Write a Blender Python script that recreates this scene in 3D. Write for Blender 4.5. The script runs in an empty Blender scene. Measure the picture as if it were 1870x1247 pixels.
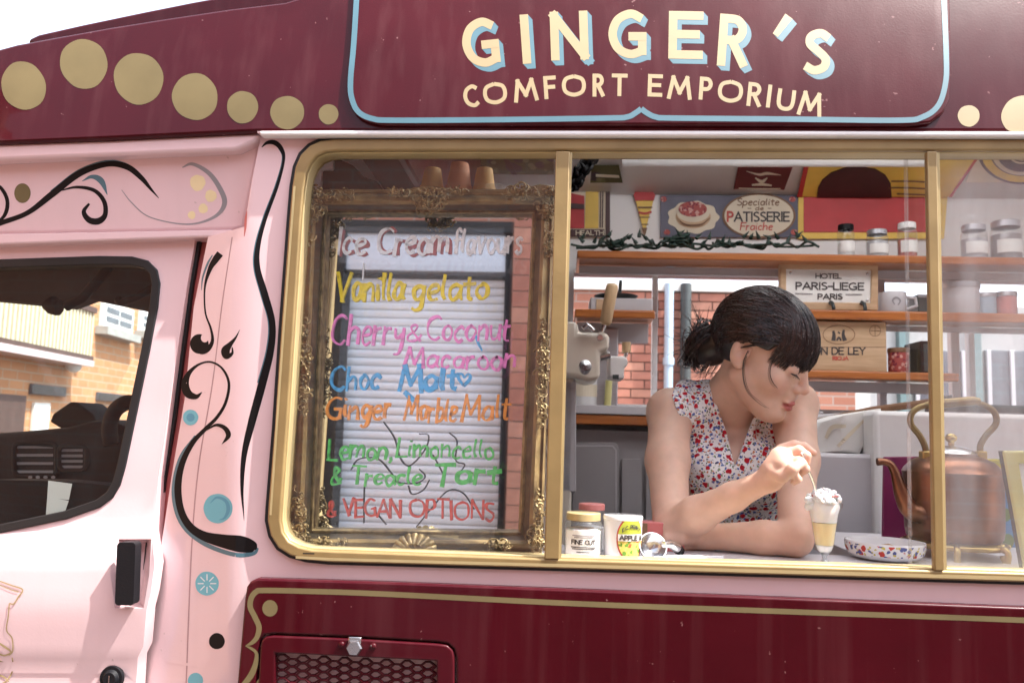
import bpy, bmesh, math, random
import numpy as np
from mathutils import Vector, Matrix
from mathutils.geometry import tessellate_polygon, delaunay_2d_cdt
R = math.radians
random.seed(4); np.random.seed(4)
scene = bpy.context.scene
col = scene.collection
# ------------------------------------------------------------------ camera
PW, PH, FPX = 1870.0, 1247.0, 1500.0
CAM = Vector((0.0, -1.35, 1.60))
yaw, pitch, roll = R(3.5), R(6.1), R(1.67)
cf = Vector((-math.sin(yaw)*math.cos(pitch), math.cos(yaw)*math.cos(pitch), math.sin(pitch)))
r0 = Vector((math.cos(yaw), math.sin(yaw), 0)); u0 = r0.cross(cf)
cr = r0*math.cos(roll) + u0*math.sin(roll); cu = u0*math.cos(roll) - r0*math.sin(roll)
cd = bpy.data.cameras.new('camera'); cam = bpy.data.objects.new('camera', cd); col.objects.link(cam)
cam.matrix_world = Matrix(((cr.x, cu.x, -cf.x, CAM.x), (cr.y, cu.y, -cf.y, CAM.y), (cr.z, cu.z, -cf.z, CAM.z), (0, 0, 0, 1)))
cd.sensor_width = 36; cd.lens = FPX/PW*36; cd.clip_start = 0.02; cd.clip_end = 3000
cd.dof.use_dof = True; cd.dof.focus_distance = 1.55; cd.dof.aperture_fstop = 6.3
scene.camera = cam
# ------------------------------------------------------------------ sky, sun, exposure
SUN_AZ, SUN_EL = R(109), R(60)
w = bpy.data.worlds.new('World'); scene.world = w; w.use_nodes = True
nt = w.node_tree; sk = nt.nodes.new('ShaderNodeTexSky'); sk.sky_type = 'NISHITA'; sk.sun_disc = False
sk.sun_elevation = SUN_EL; sk.sun_rotation = SUN_AZ; sk.dust_density = 2.2; sk.air_density = 0.75; sk.ozone_density = 0.3
hz_ = nt.nodes.new('ShaderNodeHueSaturation'); hz_.inputs['Saturation'].default_value = .5; hz_.inputs['Value'].default_value = 1.2   # thin white haze over the whole sky
nt.links.new(sk.outputs[0], hz_.inputs['Color']); nt.links.new(hz_.outputs[0], nt.nodes['Background'].inputs[0]); nt.nodes['Background'].inputs[1].default_value = 0.15
sl = bpy.data.lights.new('sun', 'SUN'); sl.energy = 3.3; sl.angle = R(0.53); sl.color = (1, .96, .90)
so = bpy.data.objects.new('sun', sl); col.objects.link(so)
sd = Vector((math.sin(SUN_AZ)*math.cos(SUN_EL), math.cos(SUN_AZ)*math.cos(SUN_EL), math.sin(SUN_EL)))
so.rotation_euler = sd.to_track_quat('Z', 'Y').to_euler(); so.location = (6, -6, 12)
scene.view_settings.view_transform = 'Standard'; scene.view_settings.look = 'None'
scene.view_settings.gamma = 1; scene.view_settings.use_curve_mapping = False
scene.view_settings.exposure = 1.85
# ------------------------------------------------------------------ helpers
def at(px, py, Y=0.0):
    """point of the place seen at photo pixel (px,py) on the upright plane y = Y"""
    d = cf*FPX + cr*(px-PW/2) - cu*(py-PH/2)
    return CAM + d*((Y-CAM.y)/d.y)
def atz(px, py, z):
    d = cf*FPX + cr*(px-PW/2) - cu*(py-PH/2)
    return CAM + d*((z-CAM.z)/d.z)
def ppm(Y): return FPX/(Y-CAM.y)      # pixels per metre at that depth
def con(v): return lambda x, y: v
def link(o, parent=None):
    col.objects.link(o)
    if parent is not None:
        o.parent = parent
        o.matrix_parent_inverse = Matrix.Translation(-wloc(parent))
    return o
def thing(name, label, cat, loc=(0, 0, 0), group=None):
    o = bpy.data.objects.new(name, None); o.empty_display_size = .05; col.objects.link(o)
    o.location = loc; W_LOC[o.name] = Vector(loc); o['label'] = label; o['category'] = cat
    if group: o['group'] = group
    return o
W_LOC = {}
def wloc(o): return W_LOC.get(o.name, Vector((0, 0, 0)))
def tag(o, label=None, cat=None, group=None, kind=None):
    for k, v in (('label', label), ('category', cat), ('group', group), ('kind', kind)):
        if v: o[k] = v
    return o
def new(name, verts, faces, mat, parent=None, smooth=None, bevel=0, seg=2, fix=True, uv=None):
    me = bpy.data.meshes.new(name); me.from_pydata([tuple(v) for v in verts], [], faces)
    if fix:
        bm = bmesh.new(); bm.from_mesh(me); bmesh.ops.recalc_face_normals(bm, faces=bm.faces); bm.to_mesh(me); bm.free()
    if smooth is not None:
        me.shade_smooth()
        if smooth < 180: me.set_sharp_from_angle(angle=R(smooth))
    o = bpy.data.objects.new(name, me); me.materials.append(mat); link(o, parent)
    if bevel:
        m = o.modifiers.new('bevel', 'BEVEL'); m.width = bevel; m.segments = seg; m.limit_method = 'ANGLE'; m.angle_limit = R(35)
        me.shade_smooth(); me.set_sharp_from_angle(angle=R(50)); m.harden_normals = False
    return o
class MB:
    """collects several solids into one mesh"""
    def __init__(s): s.v = []; s.f = []
    def add(s, v, f):
        n = len(s.v); s.v += [Vector(q) for q in v]; s.f += [tuple(i+n for i in q) for q in f]; return s
    def box(s, a, b, rot=None, c=None):
        x0, y0, z0 = a; x1, y1, z1 = b
        v = [Vector(q) for q in ((x0,y0,z0),(x1,y0,z0),(x1,y1,z0),(x0,y1,z0),(x0,y0,z1),(x1,y0,z1),(x1,y1,z1),(x0,y1,z1))]
        if rot is not None:
            c = Vector(c) if c is not None else sum(v, Vector())/8
            v = [c + rot @ (q-c) for q in v]
        return s.add(v, [(0,1,2,3),(4,7,6,5),(0,4,5,1),(1,5,6,2),(2,6,7,3),(3,7,4,0)])
    def tube(s, pts, rad, n=10, cap=True):
        pts = [Vector(p) for p in pts]; m = len(pts)
        if not hasattr(rad, '__len__'): rad = [rad]*m
        V = []; F = []; up = Vector((0.13, 0.2, 1)).normalized()
        t0 = (pts[1]-pts[0]).normalized()
        a = t0.cross(up)
        if a.length < .05: a = t0.cross(Vector((1, 0, 0)))
        a.normalize()
        for i in range(m):
            t = (pts[min(i+1, m-1)]-pts[max(i-1, 0)]).normalized()
            a = (a - t*a.dot(t)).normalized(); b = t.cross(a)
            for k in range(n):
                q = 2*math.pi*k/n; V.append(pts[i] + (a*math.cos(q)+b*math.sin(q))*rad[i])
        for i in range(m-1):
            for k in range(n):
                F.append((i*n+k, i*n+(k+1) % n, (i+1)*n+(k+1) % n, (i+1)*n+k))
        if cap: F += [tuple(range(n)), tuple(range((m-1)*n, m*n))[::-1]]
        return s.add(V, F)
    def lathe(s, prof, c=(0, 0, 0), n=32, ax=None):
        c = Vector(c); V = []; F = []; m = len(prof)
        for (r, z) in prof:
            for k in range(n):
                q = 2*math.pi*k/n; p = Vector((max(r, 1e-4)*math.cos(q), max(r, 1e-4)*math.sin(q), z))
                V.append(c + (ax @ p if ax is not None else p))
        for i in range(m-1):
            for k in range(n): F.append((i*n+k, i*n+(k+1) % n, (i+1)*n+(k+1) % n, (i+1)*n+k))
        return s.add(V, F)
    def blob(s, c, r, n=8, m=6, rot=None):
        c = Vector(c); V = []; F = []
        if not hasattr(r, '__len__'): r = (r, r, r)
        for i in range(m+1):
            th = math.pi*i/m
            for k in range(n):
                q = 2*math.pi*k/n
                p = Vector((r[0]*math.sin(th)*math.cos(q), r[1]*math.sin(th)*math.sin(q), r[2]*math.cos(th)))
                V.append(c + (rot @ p if rot is not None else p))
        for i in range(m):
            for k in range(n): F.append((i*n+k, i*n+(k+1) % n, (i+1)*n+(k+1) % n, (i+1)*n+k))
        return s.add(V, F)
    def build(s, name, mat, parent=None, smooth=None, bevel=0, seg=2): return new(name, s.v, s.f, mat, parent, smooth, bevel, seg)
def box(name, a, b, mat, parent=None, bevel=.004, rot=None, c=None): return MB().box(a, b, rot, c).build(name, mat, parent, bevel=bevel)
def pbox(name, x0, y0, x1, y1, Y, depth, mat, parent=None, bevel=.004):
    a = at((x0), (y0+y1)/2, Y); b = at(x1, (y0+y1)/2, Y); t = at((x0+x1)/2, y0, Y); u = at((x0+x1)/2, y1, Y)
    return box(name, (a.x, Y, u.z), (b.x, Y+depth, t.z), mat, parent, bevel)
def crom(pts, n=8):
    """Catmull-Rom through points of any dimension"""
    P = [np.array(p, float) for p in pts]; P = [2*P[0]-P[1]] + P + [2*P[-1]-P[-2]]; out = []
    for i in range(1, len(P)-2):
        for k in range(n):
            t = k/n
            out.append(.5*((2*P[i]) + (-P[i-1]+P[i+1])*t + (2*P[i-1]-5*P[i]+4*P[i+1]-P[i+2])*t*t + (-P[i-1]+3*P[i]-3*P[i+1]+P[i+2])*t**3))
    out.append(P[-2]); return out
def inpoly(p, poly):
    x, y = p; c = False; n = len(poly); j = n-1
    for i in range(n):
        xi, yi = poly[i][0], poly[i][1]; xj, yj = poly[j][0], poly[j][1]
        if (yi > y) != (yj > y) and x < (xj-xi)*(y-yi)/(yj-yi)+xi: c = not c
        j = i
    return c
def sheet(name, outer, holes, yf, mat, parent=None, thick=.02, step=40, smooth=40, bevel=0, proj=None, lines=()):
    """solid panel: outline in photo pixels, lying on the surface y = yf(px,py)"""
    loops = [outer]+list(holes); V = []; E = []
    for L in loops:
        n0 = len(V); n = len(L); V += [Vector((p[0], p[1])) for p in L]; E += [(n0+i, n0+(i+1) % n) for i in range(n)]
    for L in lines:
        n0 = len(V); V += [Vector(p) for p in L]; E += [(n0+i, n0+i+1) for i in range(len(L)-1)]
    xs = [p[0] for p in outer]; ys = [p[1] for p in outer]
    B0 = np.array([(V[a].x, V[a].y) for a, b in E]); B1 = np.array([(V[b].x, V[b].y) for a, b in E]); BD = B1-B0; BL = np.maximum((BD**2).sum(1), 1e-9)
    def clear(x, y):   # keep inner points off the outline
        q = np.array((x, y))-B0; k = np.clip((q*BD).sum(1)/BL, 0, 1); return ((q-BD*k[:, None])**2).sum(1).min() > (.3*step)**2
    if step:
        x = min(xs)+step*.5
        while x < max(xs):
            y = min(ys)+step*.5
            while y < max(ys):
                if inpoly((x, y), outer) and not any(inpoly((x, y), h) for h in holes) and clear(x+.01*y, y+.003*x): V.append(Vector((x+.01*y, y+.003*x)))
                y += step
            x += step
    ov, oe, of, *_ = delaunay_2d_cdt(V, E, [], 0, 1e-4)
    tri = []
    for f in of:
        c = ((ov[f[0]].x+ov[f[1]].x+ov[f[2]].x)/3, (ov[f[0]].y+ov[f[1]].y+ov[f[2]].y)/3)
        if inpoly(c, outer) and not any(inpoly(c, h) for h in holes): tri.append(tuple(f))
    fr = [(proj or at)(p.x, p.y, yf(p.x, p.y)) for p in ov]; bk = [q + Vector((0, thick, 0)) for q in fr]; n = len(fr)
    F = list(tri) + [tuple(i+n for i in f[::-1]) for f in tri]
    cnt = {}
    for f in tri:
        for i in range(3):
            a, b = f[i], f[(i+1) % 3]; cnt[(a, b)] = 1
    for (a, b) in cnt:
        if (b, a) not in cnt: F.append((b, a, a+n, b+n))
    use = sorted({i for f in F for i in f}); mp = {u: k for k, u in enumerate(use)}; allv = fr+bk
    return new(name, [allv[u] for u in use], [tuple(mp[i] for i in f) for f in F], mat, parent, smooth, bevel, 3)
def ribv(pts, yf, eps, V, F, smooth=True, n=8, sq=False):
    """adds a brushed ribbon (px,py,width px) to V,F"""
    if smooth: q = crom(pts, n)
    else:
        for a, b in zip(pts[:-1], pts[1:]):
            a = np.array(a, float); b = np.array(b, float); d = (b-a)[:2]; L = np.hypot(*d) or 1; d /= L
            e = a[2]/2 if sq else 0; a2 = a.copy(); b2 = b.copy(); a2[:2] -= d*e; b2[:2] += d*e; nn = np.array((-d[1], d[0])); k = len(V)
            m = max(1, int(L/14)); 
            for i in range(m+1):
                c = a2+(b2-a2)*i/m
                for s in (-1, 1):
                    p = c[:2]+nn*s*c[2]/2; V.append(at(p[0], p[1], yf(*p)-eps))
            F += [(k+2*i, k+2*i+1, k+2*i+3, k+2*i+2) for i in range(m)]
        return
    k = len(V); m = len(q)
    for i in range(m):
        d = q[min(i+1, m-1)][:2]-q[max(i-1, 0)][:2]; d = d/(np.hypot(*d) or 1); nn = np.array((-d[1], d[0])); ww = max(q[i][2], .3)
        for s in (-1, 1):
            p = q[i][:2]+nn*s*ww/2; V.append(at(p[0], p[1], yf(*p)-eps))
    F += [(k+2*i, k+2*i+1, k+2*i+3, k+2*i+2) for i in range(m-1)]
def ribbon(name, strokes, yf, eps, mat, parent, smooth=True, n=8, sq=False):
    V = []; F = []
    for s in strokes: ribv(s, yf, eps, V, F, smooth, n, sq)
    return new(name, V, F, mat, parent, fix=False)
def disc(name, cx, cy, rx, ry, yf, eps, mat, parent, n=36, rot=0, wob=0):
    V = [at(cx, cy, yf(cx, cy)-eps)]; rings = 1 if rx < 6 else 4
    for g in range(1, rings+1):
        for k in range(n):
            a = 2*math.pi*k/n; q = (1+wob*math.sin(3*a+cx)+wob*.6*math.sin(7*a+cy))*g/rings; x = rx*math.cos(a)*q; y = ry*math.sin(a)*q
            p = (cx+x*math.cos(rot)-y*math.sin(rot), cy+x*math.sin(rot)+y*math.cos(rot)); V.append(at(p[0], p[1], yf(*p)-eps))
    F = [(0, 1+k, 1+(k+1) % n) for k in range(n)]
    for g in range(rings-1): F += [(1+g*n+k, 1+(g+1)*n+k, 1+(g+1)*n+(k+1) % n, 1+g*n+(k+1) % n) for k in range(n)]
    return new(name, V, F, mat, parent, fix=False)
def rrect(x0, y0, x1, y1, r, n=6):
    o = []
    for cx, cy, a0 in ((x1-r, y0+r, -90), (x1-r, y1-r, 0), (x0+r, y1-r, 90), (x0+r, y0+r, 180)):
        for k in range(n+1):
            a = R(a0+90*k/n); o.append((cx+r*math.cos(a), cy+r*math.sin(a)))
    return o
# ------------------------------------------------------------------ stroke alphabet (tenths of cap height; ~ = curved)
GL = {
'A':(8,["0 0 4 10","4 10 8 0","1.5 3.3 6.5 3.3"]),'B':(6,["0 0 0 10","~0 10 4 9.7 5.3 7.7 4 5.5 0 5.3","~0 5.3 4.5 5 6 2.8 4.5 .3 0 0"]),
'C':(7,["~7 8.6 4.5 10 1.2 8.4 0 5 1.2 1.6 4.5 0 7 1.4"]),'D':(7,["0 0 0 10","~0 10 4.5 9.5 7 5 4.5 .5 0 0"]),'E':(5.5,["0 0 0 10","0 10 5.5 10","0 5.2 4.8 5.2","0 0 5.5 0"]),
'F':(5.5,["0 0 0 10","0 10 5.5 10","0 5.2 4.8 5.2"]),'G':(8,["~7.3 8.8 4.5 10 1.3 8.5 0 5 1.3 1.5 4.4 0 7.4 .8","7.4 .8 7.4 4.4","7.4 4.4 5 4.4"]),
'H':(7,["0 0 0 10","7 0 7 10","0 5 7 5"]),'I':(1,[".5 0 .5 10"]),'J':(4.5,["~4.5 10 4.5 3 3.6 .6 1.8 0 0 1.2"]),'K':(6.5,["0 0 0 10","6 10 0 4.5","1.5 6 6.5 0"]),'L':(5,["0 10 0 0","0 0 5 0"]),
'M':(9,["0 0 1.5 10","1.5 10 4.5 2.5","4.5 2.5 7.5 10","7.5 10 9 0"]),'N':(7,["0 0 0 10","0 10 7 0","7 0 7 10"]),'O':(9,["~4.5 10 8 8.5 9 5 8 1.5 4.5 0 1 1.5 0 5 1 8.5 4.5 10"]),
'P':(5.5,["0 0 0 10","~0 10 4 9.7 5.5 7.3 4 4.9 0 4.6"]),'R':(6,["0 0 0 10","~0 10 4 9.7 5.5 7.5 4 5.3 0 5","2.6 5 6 0"]),'S':(5.5,["~5.3 9 3 10 .6 8.8 .6 6.8 3 5.2 5.2 3.4 5 1.2 2.6 0 0 .9"]),
'T':(6.5,["3.2 0 3.2 10","0 10 6.5 10"]),'U':(6.5,["~0 10 0 3.5 1 .8 3.2 0 5.5 .8 6.5 3.5 6.5 10"]),'V':(7,["0 10 3.5 0","3.5 0 7 10"]),'X':(7,["0 0 7 10","0 10 7 0"]),'Y':(7,["0 10 3.5 5","7 10 3.5 5","3.5 5 3.5 0"]),
'Z':(6,["0 10 6 10","6 10 0 0","0 0 6 0"]),'Q':(9,["~4.5 10 8 8.5 9 5 8 1.5 4.5 0 1 1.5 0 5 1 8.5 4.5 10","6 2.5 9 -.5"]),
'a':(5,["~4.6 4.8 2.5 6 .5 4.5 .4 1.5 2 0 4 1.2 4.7 4","~4.8 6 4.6 2 5.4 0"]),'b':(5,["0 10 .2 0","~.2 4 2.2 6 4.6 4.6 4.6 1.6 2.4 0 .2 1.4"]),'c':(4.3,["~4.3 4.8 2.5 6 .5 4.6 .2 1.8 2 0 4.3 1"]),
'd':(5,["~4.6 4.2 2.4 6 .4 4 .5 1.2 2.6 0 4.6 2","4.8 10 4.8 0"]),'e':(4.6,["~.3 3 2.5 3.4 4.4 4.2 3.6 5.8 1.8 5.8 .3 3.6 .8 .9 2.6 -.1 4.6 .9"]),'f':(4,["~4.4 9 3 10.4 1.8 9 1.6 5 1.6 0","0 5.8 3.8 5.8"]),
'g':(4.8,["~4.4 5 2.4 6 .4 4.4 .8 1.4 2.8 .6 4.4 3","~4.6 6 4.5 1 4 -2.6 1.8 -3.6 .2 -2.6"]),'h':(5,["0 10 0 0","~0 3.5 2.4 6 4.4 4.6 4.6 0"]),'i':(1.4,["~.4 6 .4 2 1.2 0","~.3 8.4 .6 8.2 .5 8"]),
'l':(1.6,["~.3 10 .3 3 1.4 0"]),'m':(7.6,["0 6 0 0","~0 3.6 2 6 3.5 4.8 3.6 0","~3.6 3.6 5.6 6 7.2 4.6 7.4 0"]),'n':(4.8,["0 6 0 0","~0 3.6 2.4 6 4.3 4.6 4.5 0"]),
'o':(5,["~2.5 6 .6 4.8 .3 2.4 1.4 .3 3.4 .1 4.7 2 4.6 4.4 2.5 6 1.8 5.6"]),'p':(5,["0 6 0 -3.5","~0 4.4 2.4 6 4.6 4.4 4.4 1.4 2.2 0 0 1.4"]),'r':(3.4,["0 6 0 0","~0 3.4 1.2 5.4 3.4 5.6"]),
's':(3.8,["~3.6 5.2 2 6 .4 4.9 1.2 3.4 3.2 2.4 3.4 .8 1.6 0 0 .7"]),'t':(3.6,["~1.6 9 1.5 3 1.9 .6 3.6 .4","0 6 3.6 6.3"]),'u':(4.8,["~0 6 .2 2 1.8 0 3.8 1 4.6 4","4.6 6 4.8 0"]),
'v':(4.4,["0 6 2 0","2 0 4.4 6"]),'y':(4.8,["~0 6 .6 3 2.4 2.2 4.4 4","~4.6 6 4.2 0 3.2 -3 1 -3.6"]),'x':(4.4,["0 0 4.4 6","0 6 4.4 0"]),'w':(6.6,["0 6 1.8 0","1.8 0 3.3 5","3.3 5 4.8 0","4.8 0 6.6 6"]),
'&':(6,["~6 .2 3 4.6 1.4 7.4 2.4 9.6 4 8.6 3 6 .6 3.4 .8 .8 2.8 0 4.8 1.2 5.8 4"]),',':(2,["~1 .8 1.2 -.6 .2 -2"]),'.':(1.2,[".4 .2 .8 .2"]),"'":(2.5,["2 10 .6 6.4"]),'-':(4,["0 4.6 4 4.6"]),' ':(3,[]),
'<':(6,["~3 0 .4 4 .2 6.4 1.8 7 3 5 4.4 7.2 5.8 6.2 5.2 3.6 3 0"])}
def glyph(ch, X, Y0, sx, sy, w, slope=0, shear=0, rot=0, jit=0):
    """stroke list in pixels: origin (X, baseline Y0), sx/sy px per tenth"""
    out = []
    for s in GL[ch][1]:
        sm = s[0] == '~'; n = [float(t) for t in s.lstrip('~').split()]
        P = []
        for i in range(0, len(n), 2):
            x = n[i]*sx + n[i+1]*sy*shear; y = -n[i+1]*sy
            if rot: x, y = x*math.cos(rot)-y*math.sin(rot), x*math.sin(rot)+y*math.cos(rot)
            P.append((X+x+random.uniform(-jit, jit), Y0+y+slope*x+random.uniform(-jit, jit), w*(1+random.uniform(-.42, .30)*(jit > 0))))
        out.append((sm, P))
    return out
def text(name, s, x0, x1, y0, h, w, yf, eps, mat, parent, slope=0, shear=0, jit=0, gap=1.6, lift=0):
    tot = sum(GL[c][0] for c in s)+gap*(len(s)-1); sx = (x1-x0)/tot; X = x0; V = []; F = []; e = 0
    for c in s:
        yy = y0+slope*(X-x0)+random.uniform(-lift, lift)
        for sm, P in glyph(c, X, yy, sx, h/10, w, slope, shear, 0, jit):
            ribv(P, yf, eps+.00001*(e % 9), V, F, sm, 7, not sm); e += 1
        X += (GL[c][0]+gap)*sx
    return new(name, V, F, mat, parent, fix=False)
# ------------------------------------------------------------------ materials
def mnew(name):
    m = bpy.data.materials.new(name); m.use_nodes = True; n = m.node_tree; return m, n, n.nodes['Principled BSDF']
def sset(b, k, v):
    if k in b.inputs: b.inputs[k].default_value = v
def pm(name, c, rough=.5, metal=0, var=.12, scale=12, bump=0, bscale=60, coat=0, sss=0, spec=.5, sheen=0, rvar=.15, c2=None, stretch=None, detail=4, crough=.04, chip=None):
    m, n, b = mnew(name); N = n.nodes; L = n.links
    tc = N.new('ShaderNodeTexCoord'); src = tc.outputs['Object']
    if stretch:
        mp = N.new('ShaderNodeMapping'); mp.inputs['Scale'].default_value = stretch; L.new(src, mp.inputs[0]); src = mp.outputs[0]
    t = N.new('ShaderNodeTexNoise'); t.inputs['Scale'].default_value = scale; t.inputs['Detail'].default_value = detail; L.new(src, t.inputs['Vector'])
    r = N.new('ShaderNodeValToRGB'); r.color_ramp.elements[0].position = .3; r.color_ramp.elements[1].position = .7
    a = c2 if c2 else tuple(x*(1-var) for x in c); d = c if c2 else tuple(min(1, x*(1+var)) for x in c)
    r.color_ramp.elements[0].color = (*a, 1); r.color_ramp.elements[1].color = (*d, 1)
    L.new(t.outputs[0], r.inputs[0]); cur = r.outputs[0]
    if chip:   # sparse stone chips and faint vertical rain streaks in the paint
        tk = N.new('ShaderNodeTexNoise'); tk.inputs['Scale'].default_value = 95; tk.inputs['Detail'].default_value = 2; L.new(src, tk.inputs['Vector']); kr_ = N.new('ShaderNodeMapRange'); kr_.inputs[1].default_value = .745; kr_.inputs[2].default_value = .765; kr_.inputs[4].default_value = .7; L.new(tk.outputs[0], kr_.inputs[0])
        ms = N.new('ShaderNodeMapping'); ms.inputs['Scale'].default_value = (38, 38, 1.6); L.new(src, ms.inputs[0]); ts = N.new('ShaderNodeTexNoise'); ts.inputs['Scale'].default_value = 1; ts.inputs['Detail'].default_value = 5; L.new(ms.outputs[0], ts.inputs['Vector']); sr_ = N.new('ShaderNodeMapRange'); sr_.inputs[1].default_value = .5; sr_.inputs[2].default_value = .8; sr_.inputs[4].default_value = .10; L.new(ts.outputs[0], sr_.inputs[0])
        for fac in (sr_, kr_):
            xm = N.new('ShaderNodeMix'); xm.data_type = 'RGBA'; L.new(fac.outputs[0], xm.inputs[0]); L.new(cur, xm.inputs[6]); xm.inputs[7].default_value = (*chip, 1); cur = xm.outputs[2]
    L.new(cur, b.inputs['Base Color'])
    mr = N.new('ShaderNodeMapRange'); mr.inputs[3].default_value = max(.02, rough-rvar*rough); mr.inputs[4].default_value = min(1, rough+rvar*rough)
    t2 = N.new('ShaderNodeTexNoise'); t2.inputs['Scale'].default_value = scale*3.1; t2.inputs['Detail'].default_value = 6; L.new(src, t2.inputs['Vector'])
    L.new(t2.outputs[0], mr.inputs[0]); L.new(mr.outputs[0], b.inputs['Roughness'])
    sset(b, 'Metallic', metal); sset(b, 'Coat Weight', coat); sset(b, 'Coat Roughness', crough); sset(b, 'Specular IOR Level', spec)
    if sheen: sset(b, 'Sheen Weight', sheen)
    if sss:
        sset(b, 'Subsurface Weight', sss); b.inputs['Subsurface Radius'].default_value = (1, .35, .2); sset(b, 'Subsurface Scale', .012)
    if bump:
        t3 = N.new('ShaderNodeTexNoise'); t3.inputs['Scale'].default_value = bscale; t3.inputs['Detail'].default_value = 5; L.new(src, t3.inputs['Vector'])
        bp = N.new('ShaderNodeBump'); bp.inputs['Strength'].default_value = bump; bp.inputs['Distance'].default_value = .004
        L.new(t3.outputs[0], bp.inputs['Height']); L.new(bp.outputs[0], b.inputs['Normal'])
    return m
def glass(name, tint=(1, 1, 1), dirt=.03, rough=0., refl=1., dscale=9, streak=(1, 1, 1)):
    m = bpy.data.materials.new(name); m.use_nodes = True; n = m.node_tree; N = n.nodes; L = n.links; N.remove(N['Principled BSDF'])
    tr = N.new('ShaderNodeBsdfTransparent'); tr.inputs[0].default_value = (*tint, 1)
    gl = N.new('ShaderNodeBsdfGlossy'); gl.inputs['Roughness'].default_value = rough; gl.inputs[0].default_value = (refl, refl, refl, 1)
    fr = N.new('ShaderNodeFresnel'); fr.inputs[0].default_value = 1.52
    geo = N.new('ShaderNodeNewGeometry')   # same reflectance from both faces of the pane
    iv = N.new('ShaderNodeMix'); iv.data_type = 'FLOAT'; iv.inputs[2].default_value = 1.52; iv.inputs[3].default_value = 1/1.52
    L.new(geo.outputs['Backfacing'], iv.inputs[0]); L.new(iv.outputs[0], fr.inputs[0])
    mx = N.new('ShaderNodeMixShader'); L.new(fr.outputs[0], mx.inputs[0]); L.new(tr.outputs[0], mx.inputs[1]); L.new(gl.outputs[0], mx.inputs[2])
    df = N.new('ShaderNodeBsdfDiffuse'); df.inputs[0].default_value = (.8, .8, .82, 1)
    tc = N.new('ShaderNodeTexCoord'); t = N.new('ShaderNodeTexNoise'); t.inputs['Scale'].default_value = dscale; t.inputs['Detail'].default_value = 7; mp_ = N.new('ShaderNodeMapping'); mp_.inputs['Scale'].default_value = streak; L.new(tc.outputs['Object'], mp_.inputs[0]); L.new(mp_.outputs[0], t.inputs['Vector'])
    mr = N.new('ShaderNodeMapRange'); mr.inputs[1].default_value = .35; mr.inputs[2].default_value = .8; mr.inputs[3].default_value = dirt*.4; mr.inputs[4].default_value = dirt*2; L.new(t.outputs[0], mr.inputs[0])
    m2 = N.new('ShaderNodeMixShader'); L.new(mr.outputs[0], m2.inputs[0]); L.new(mx.outputs[0], m2.inputs[1]); L.new(df.outputs[0], m2.inputs[2])
    L.new(m2.outputs[0], N['Material Output'].inputs[0]); return m
def dots(name, base, cols, scales, thr, rough=.75, coord='Object', bump=0):
    """printed cloth or board: round blots of several colours on a ground"""
    m, n, b = mnew(name); N = n.nodes; L = n.links; tc = N.new('ShaderNodeTexCoord')
    nz = N.new('ShaderNodeTexNoise'); nz.inputs['Scale'].default_value = scales[0]*1.4; L.new(tc.outputs[coord], nz.inputs['Vector'])
    ad = N.new('ShaderNodeVectorMath'); ad.operation = 'MULTIPLY_ADD'; ad.inputs[1].default_value = (.010,)*3; L.new(nz.outputs['Color'], ad.inputs[0]); L.new(tc.outputs[coord], ad.inputs[2])
    cur = None
    for c, s, t in zip(cols, scales, thr):
        v = N.new('ShaderNodeTexVoronoi'); v.inputs['Scale'].default_value = s; v.inputs['Randomness'].default_value = 1
        of = N.new('ShaderNodeVectorMath'); of.operation = 'ADD'; of.inputs[1].default_value = (s*.37, s*.11, s*.73); L.new(ad.outputs[0], of.inputs[0]); L.new(of.outputs[0], v.inputs['Vector'])
        lt = N.new('ShaderNodeMapRange'); lt.inputs[1].default_value = t; lt.inputs[2].default_value = t+.06; lt.inputs[3].default_value = 1; lt.inputs[4].default_value = 0
        L.new(v.outputs['Distance'], lt.inputs[0]); mx = N.new('ShaderNodeMix'); mx.data_type = 'RGBA'; L.new(lt.outputs[0], mx.inputs[0])
        if cur is None: mx.inputs[6].default_value = (*base, 1)
        else: L.new(cur, mx.inputs[6])
        mx.inputs[7].default_value = (*c, 1); cur = mx.outputs[2]
    L.new(cur, b.inputs['Base Color']); sset(b, 'Roughness', rough); sset(b, 'Specular IOR Level', .25)
    if bump:
        t3 = N.new('ShaderNodeTexNoise'); t3.inputs['Scale'].default_value = 26; t3.inputs['Detail'].default_value = 3; L.new(tc.outputs[coord], t3.inputs['Vector'])
        bp = N.new('ShaderNodeBump'); bp.inputs['Strength'].default_value = bump; bp.inputs['Distance'].default_value = .008; L.new(t3.outputs[0], bp.inputs['Height']); L.new(bp.outputs[0], b.inputs['Normal'])
    return m
def brickmat(name, c1, c2, mortar, bw=.225, bh=.075):
    m, n, b = mnew(name); N = n.nodes; L = n.links; tc = N.new('ShaderNodeTexCoord'); mp = N.new('ShaderNodeMapping'); mp.inputs['Rotation'].default_value = (R(-90), 0, 0)
    L.new(tc.outputs['Object'], mp.inputs[0]); t = N.new('ShaderNodeTexBrick'); L.new(mp.outputs[0], t.inputs['Vector'])
    t.inputs['Scale'].default_value = 1; t.inputs['Brick Width'].default_value = bw; t.inputs['Row Height'].default_value = bh; t.inputs['Mortar Size'].default_value = .006
    t.inputs['Color1'].default_value = (*c1, 1); t.inputs['Color2'].default_value = (*c2, 1); t.inputs['Mortar'].default_value = (*mortar, 1)
    L.new(t.outputs['Color'], b.inputs['Base Color']); sset(b, 'Roughness', .9)
    bp = N.new('ShaderNodeBump'); bp.inputs['Strength'].default_value = .5; bp.inputs['Distance'].default_value = .006; bp.invert = True; L.new(t.outputs['Fac'], bp.inputs['Height']); L.new(bp.outputs[0], b.inputs['Normal'])
    return m
M = {}
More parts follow.
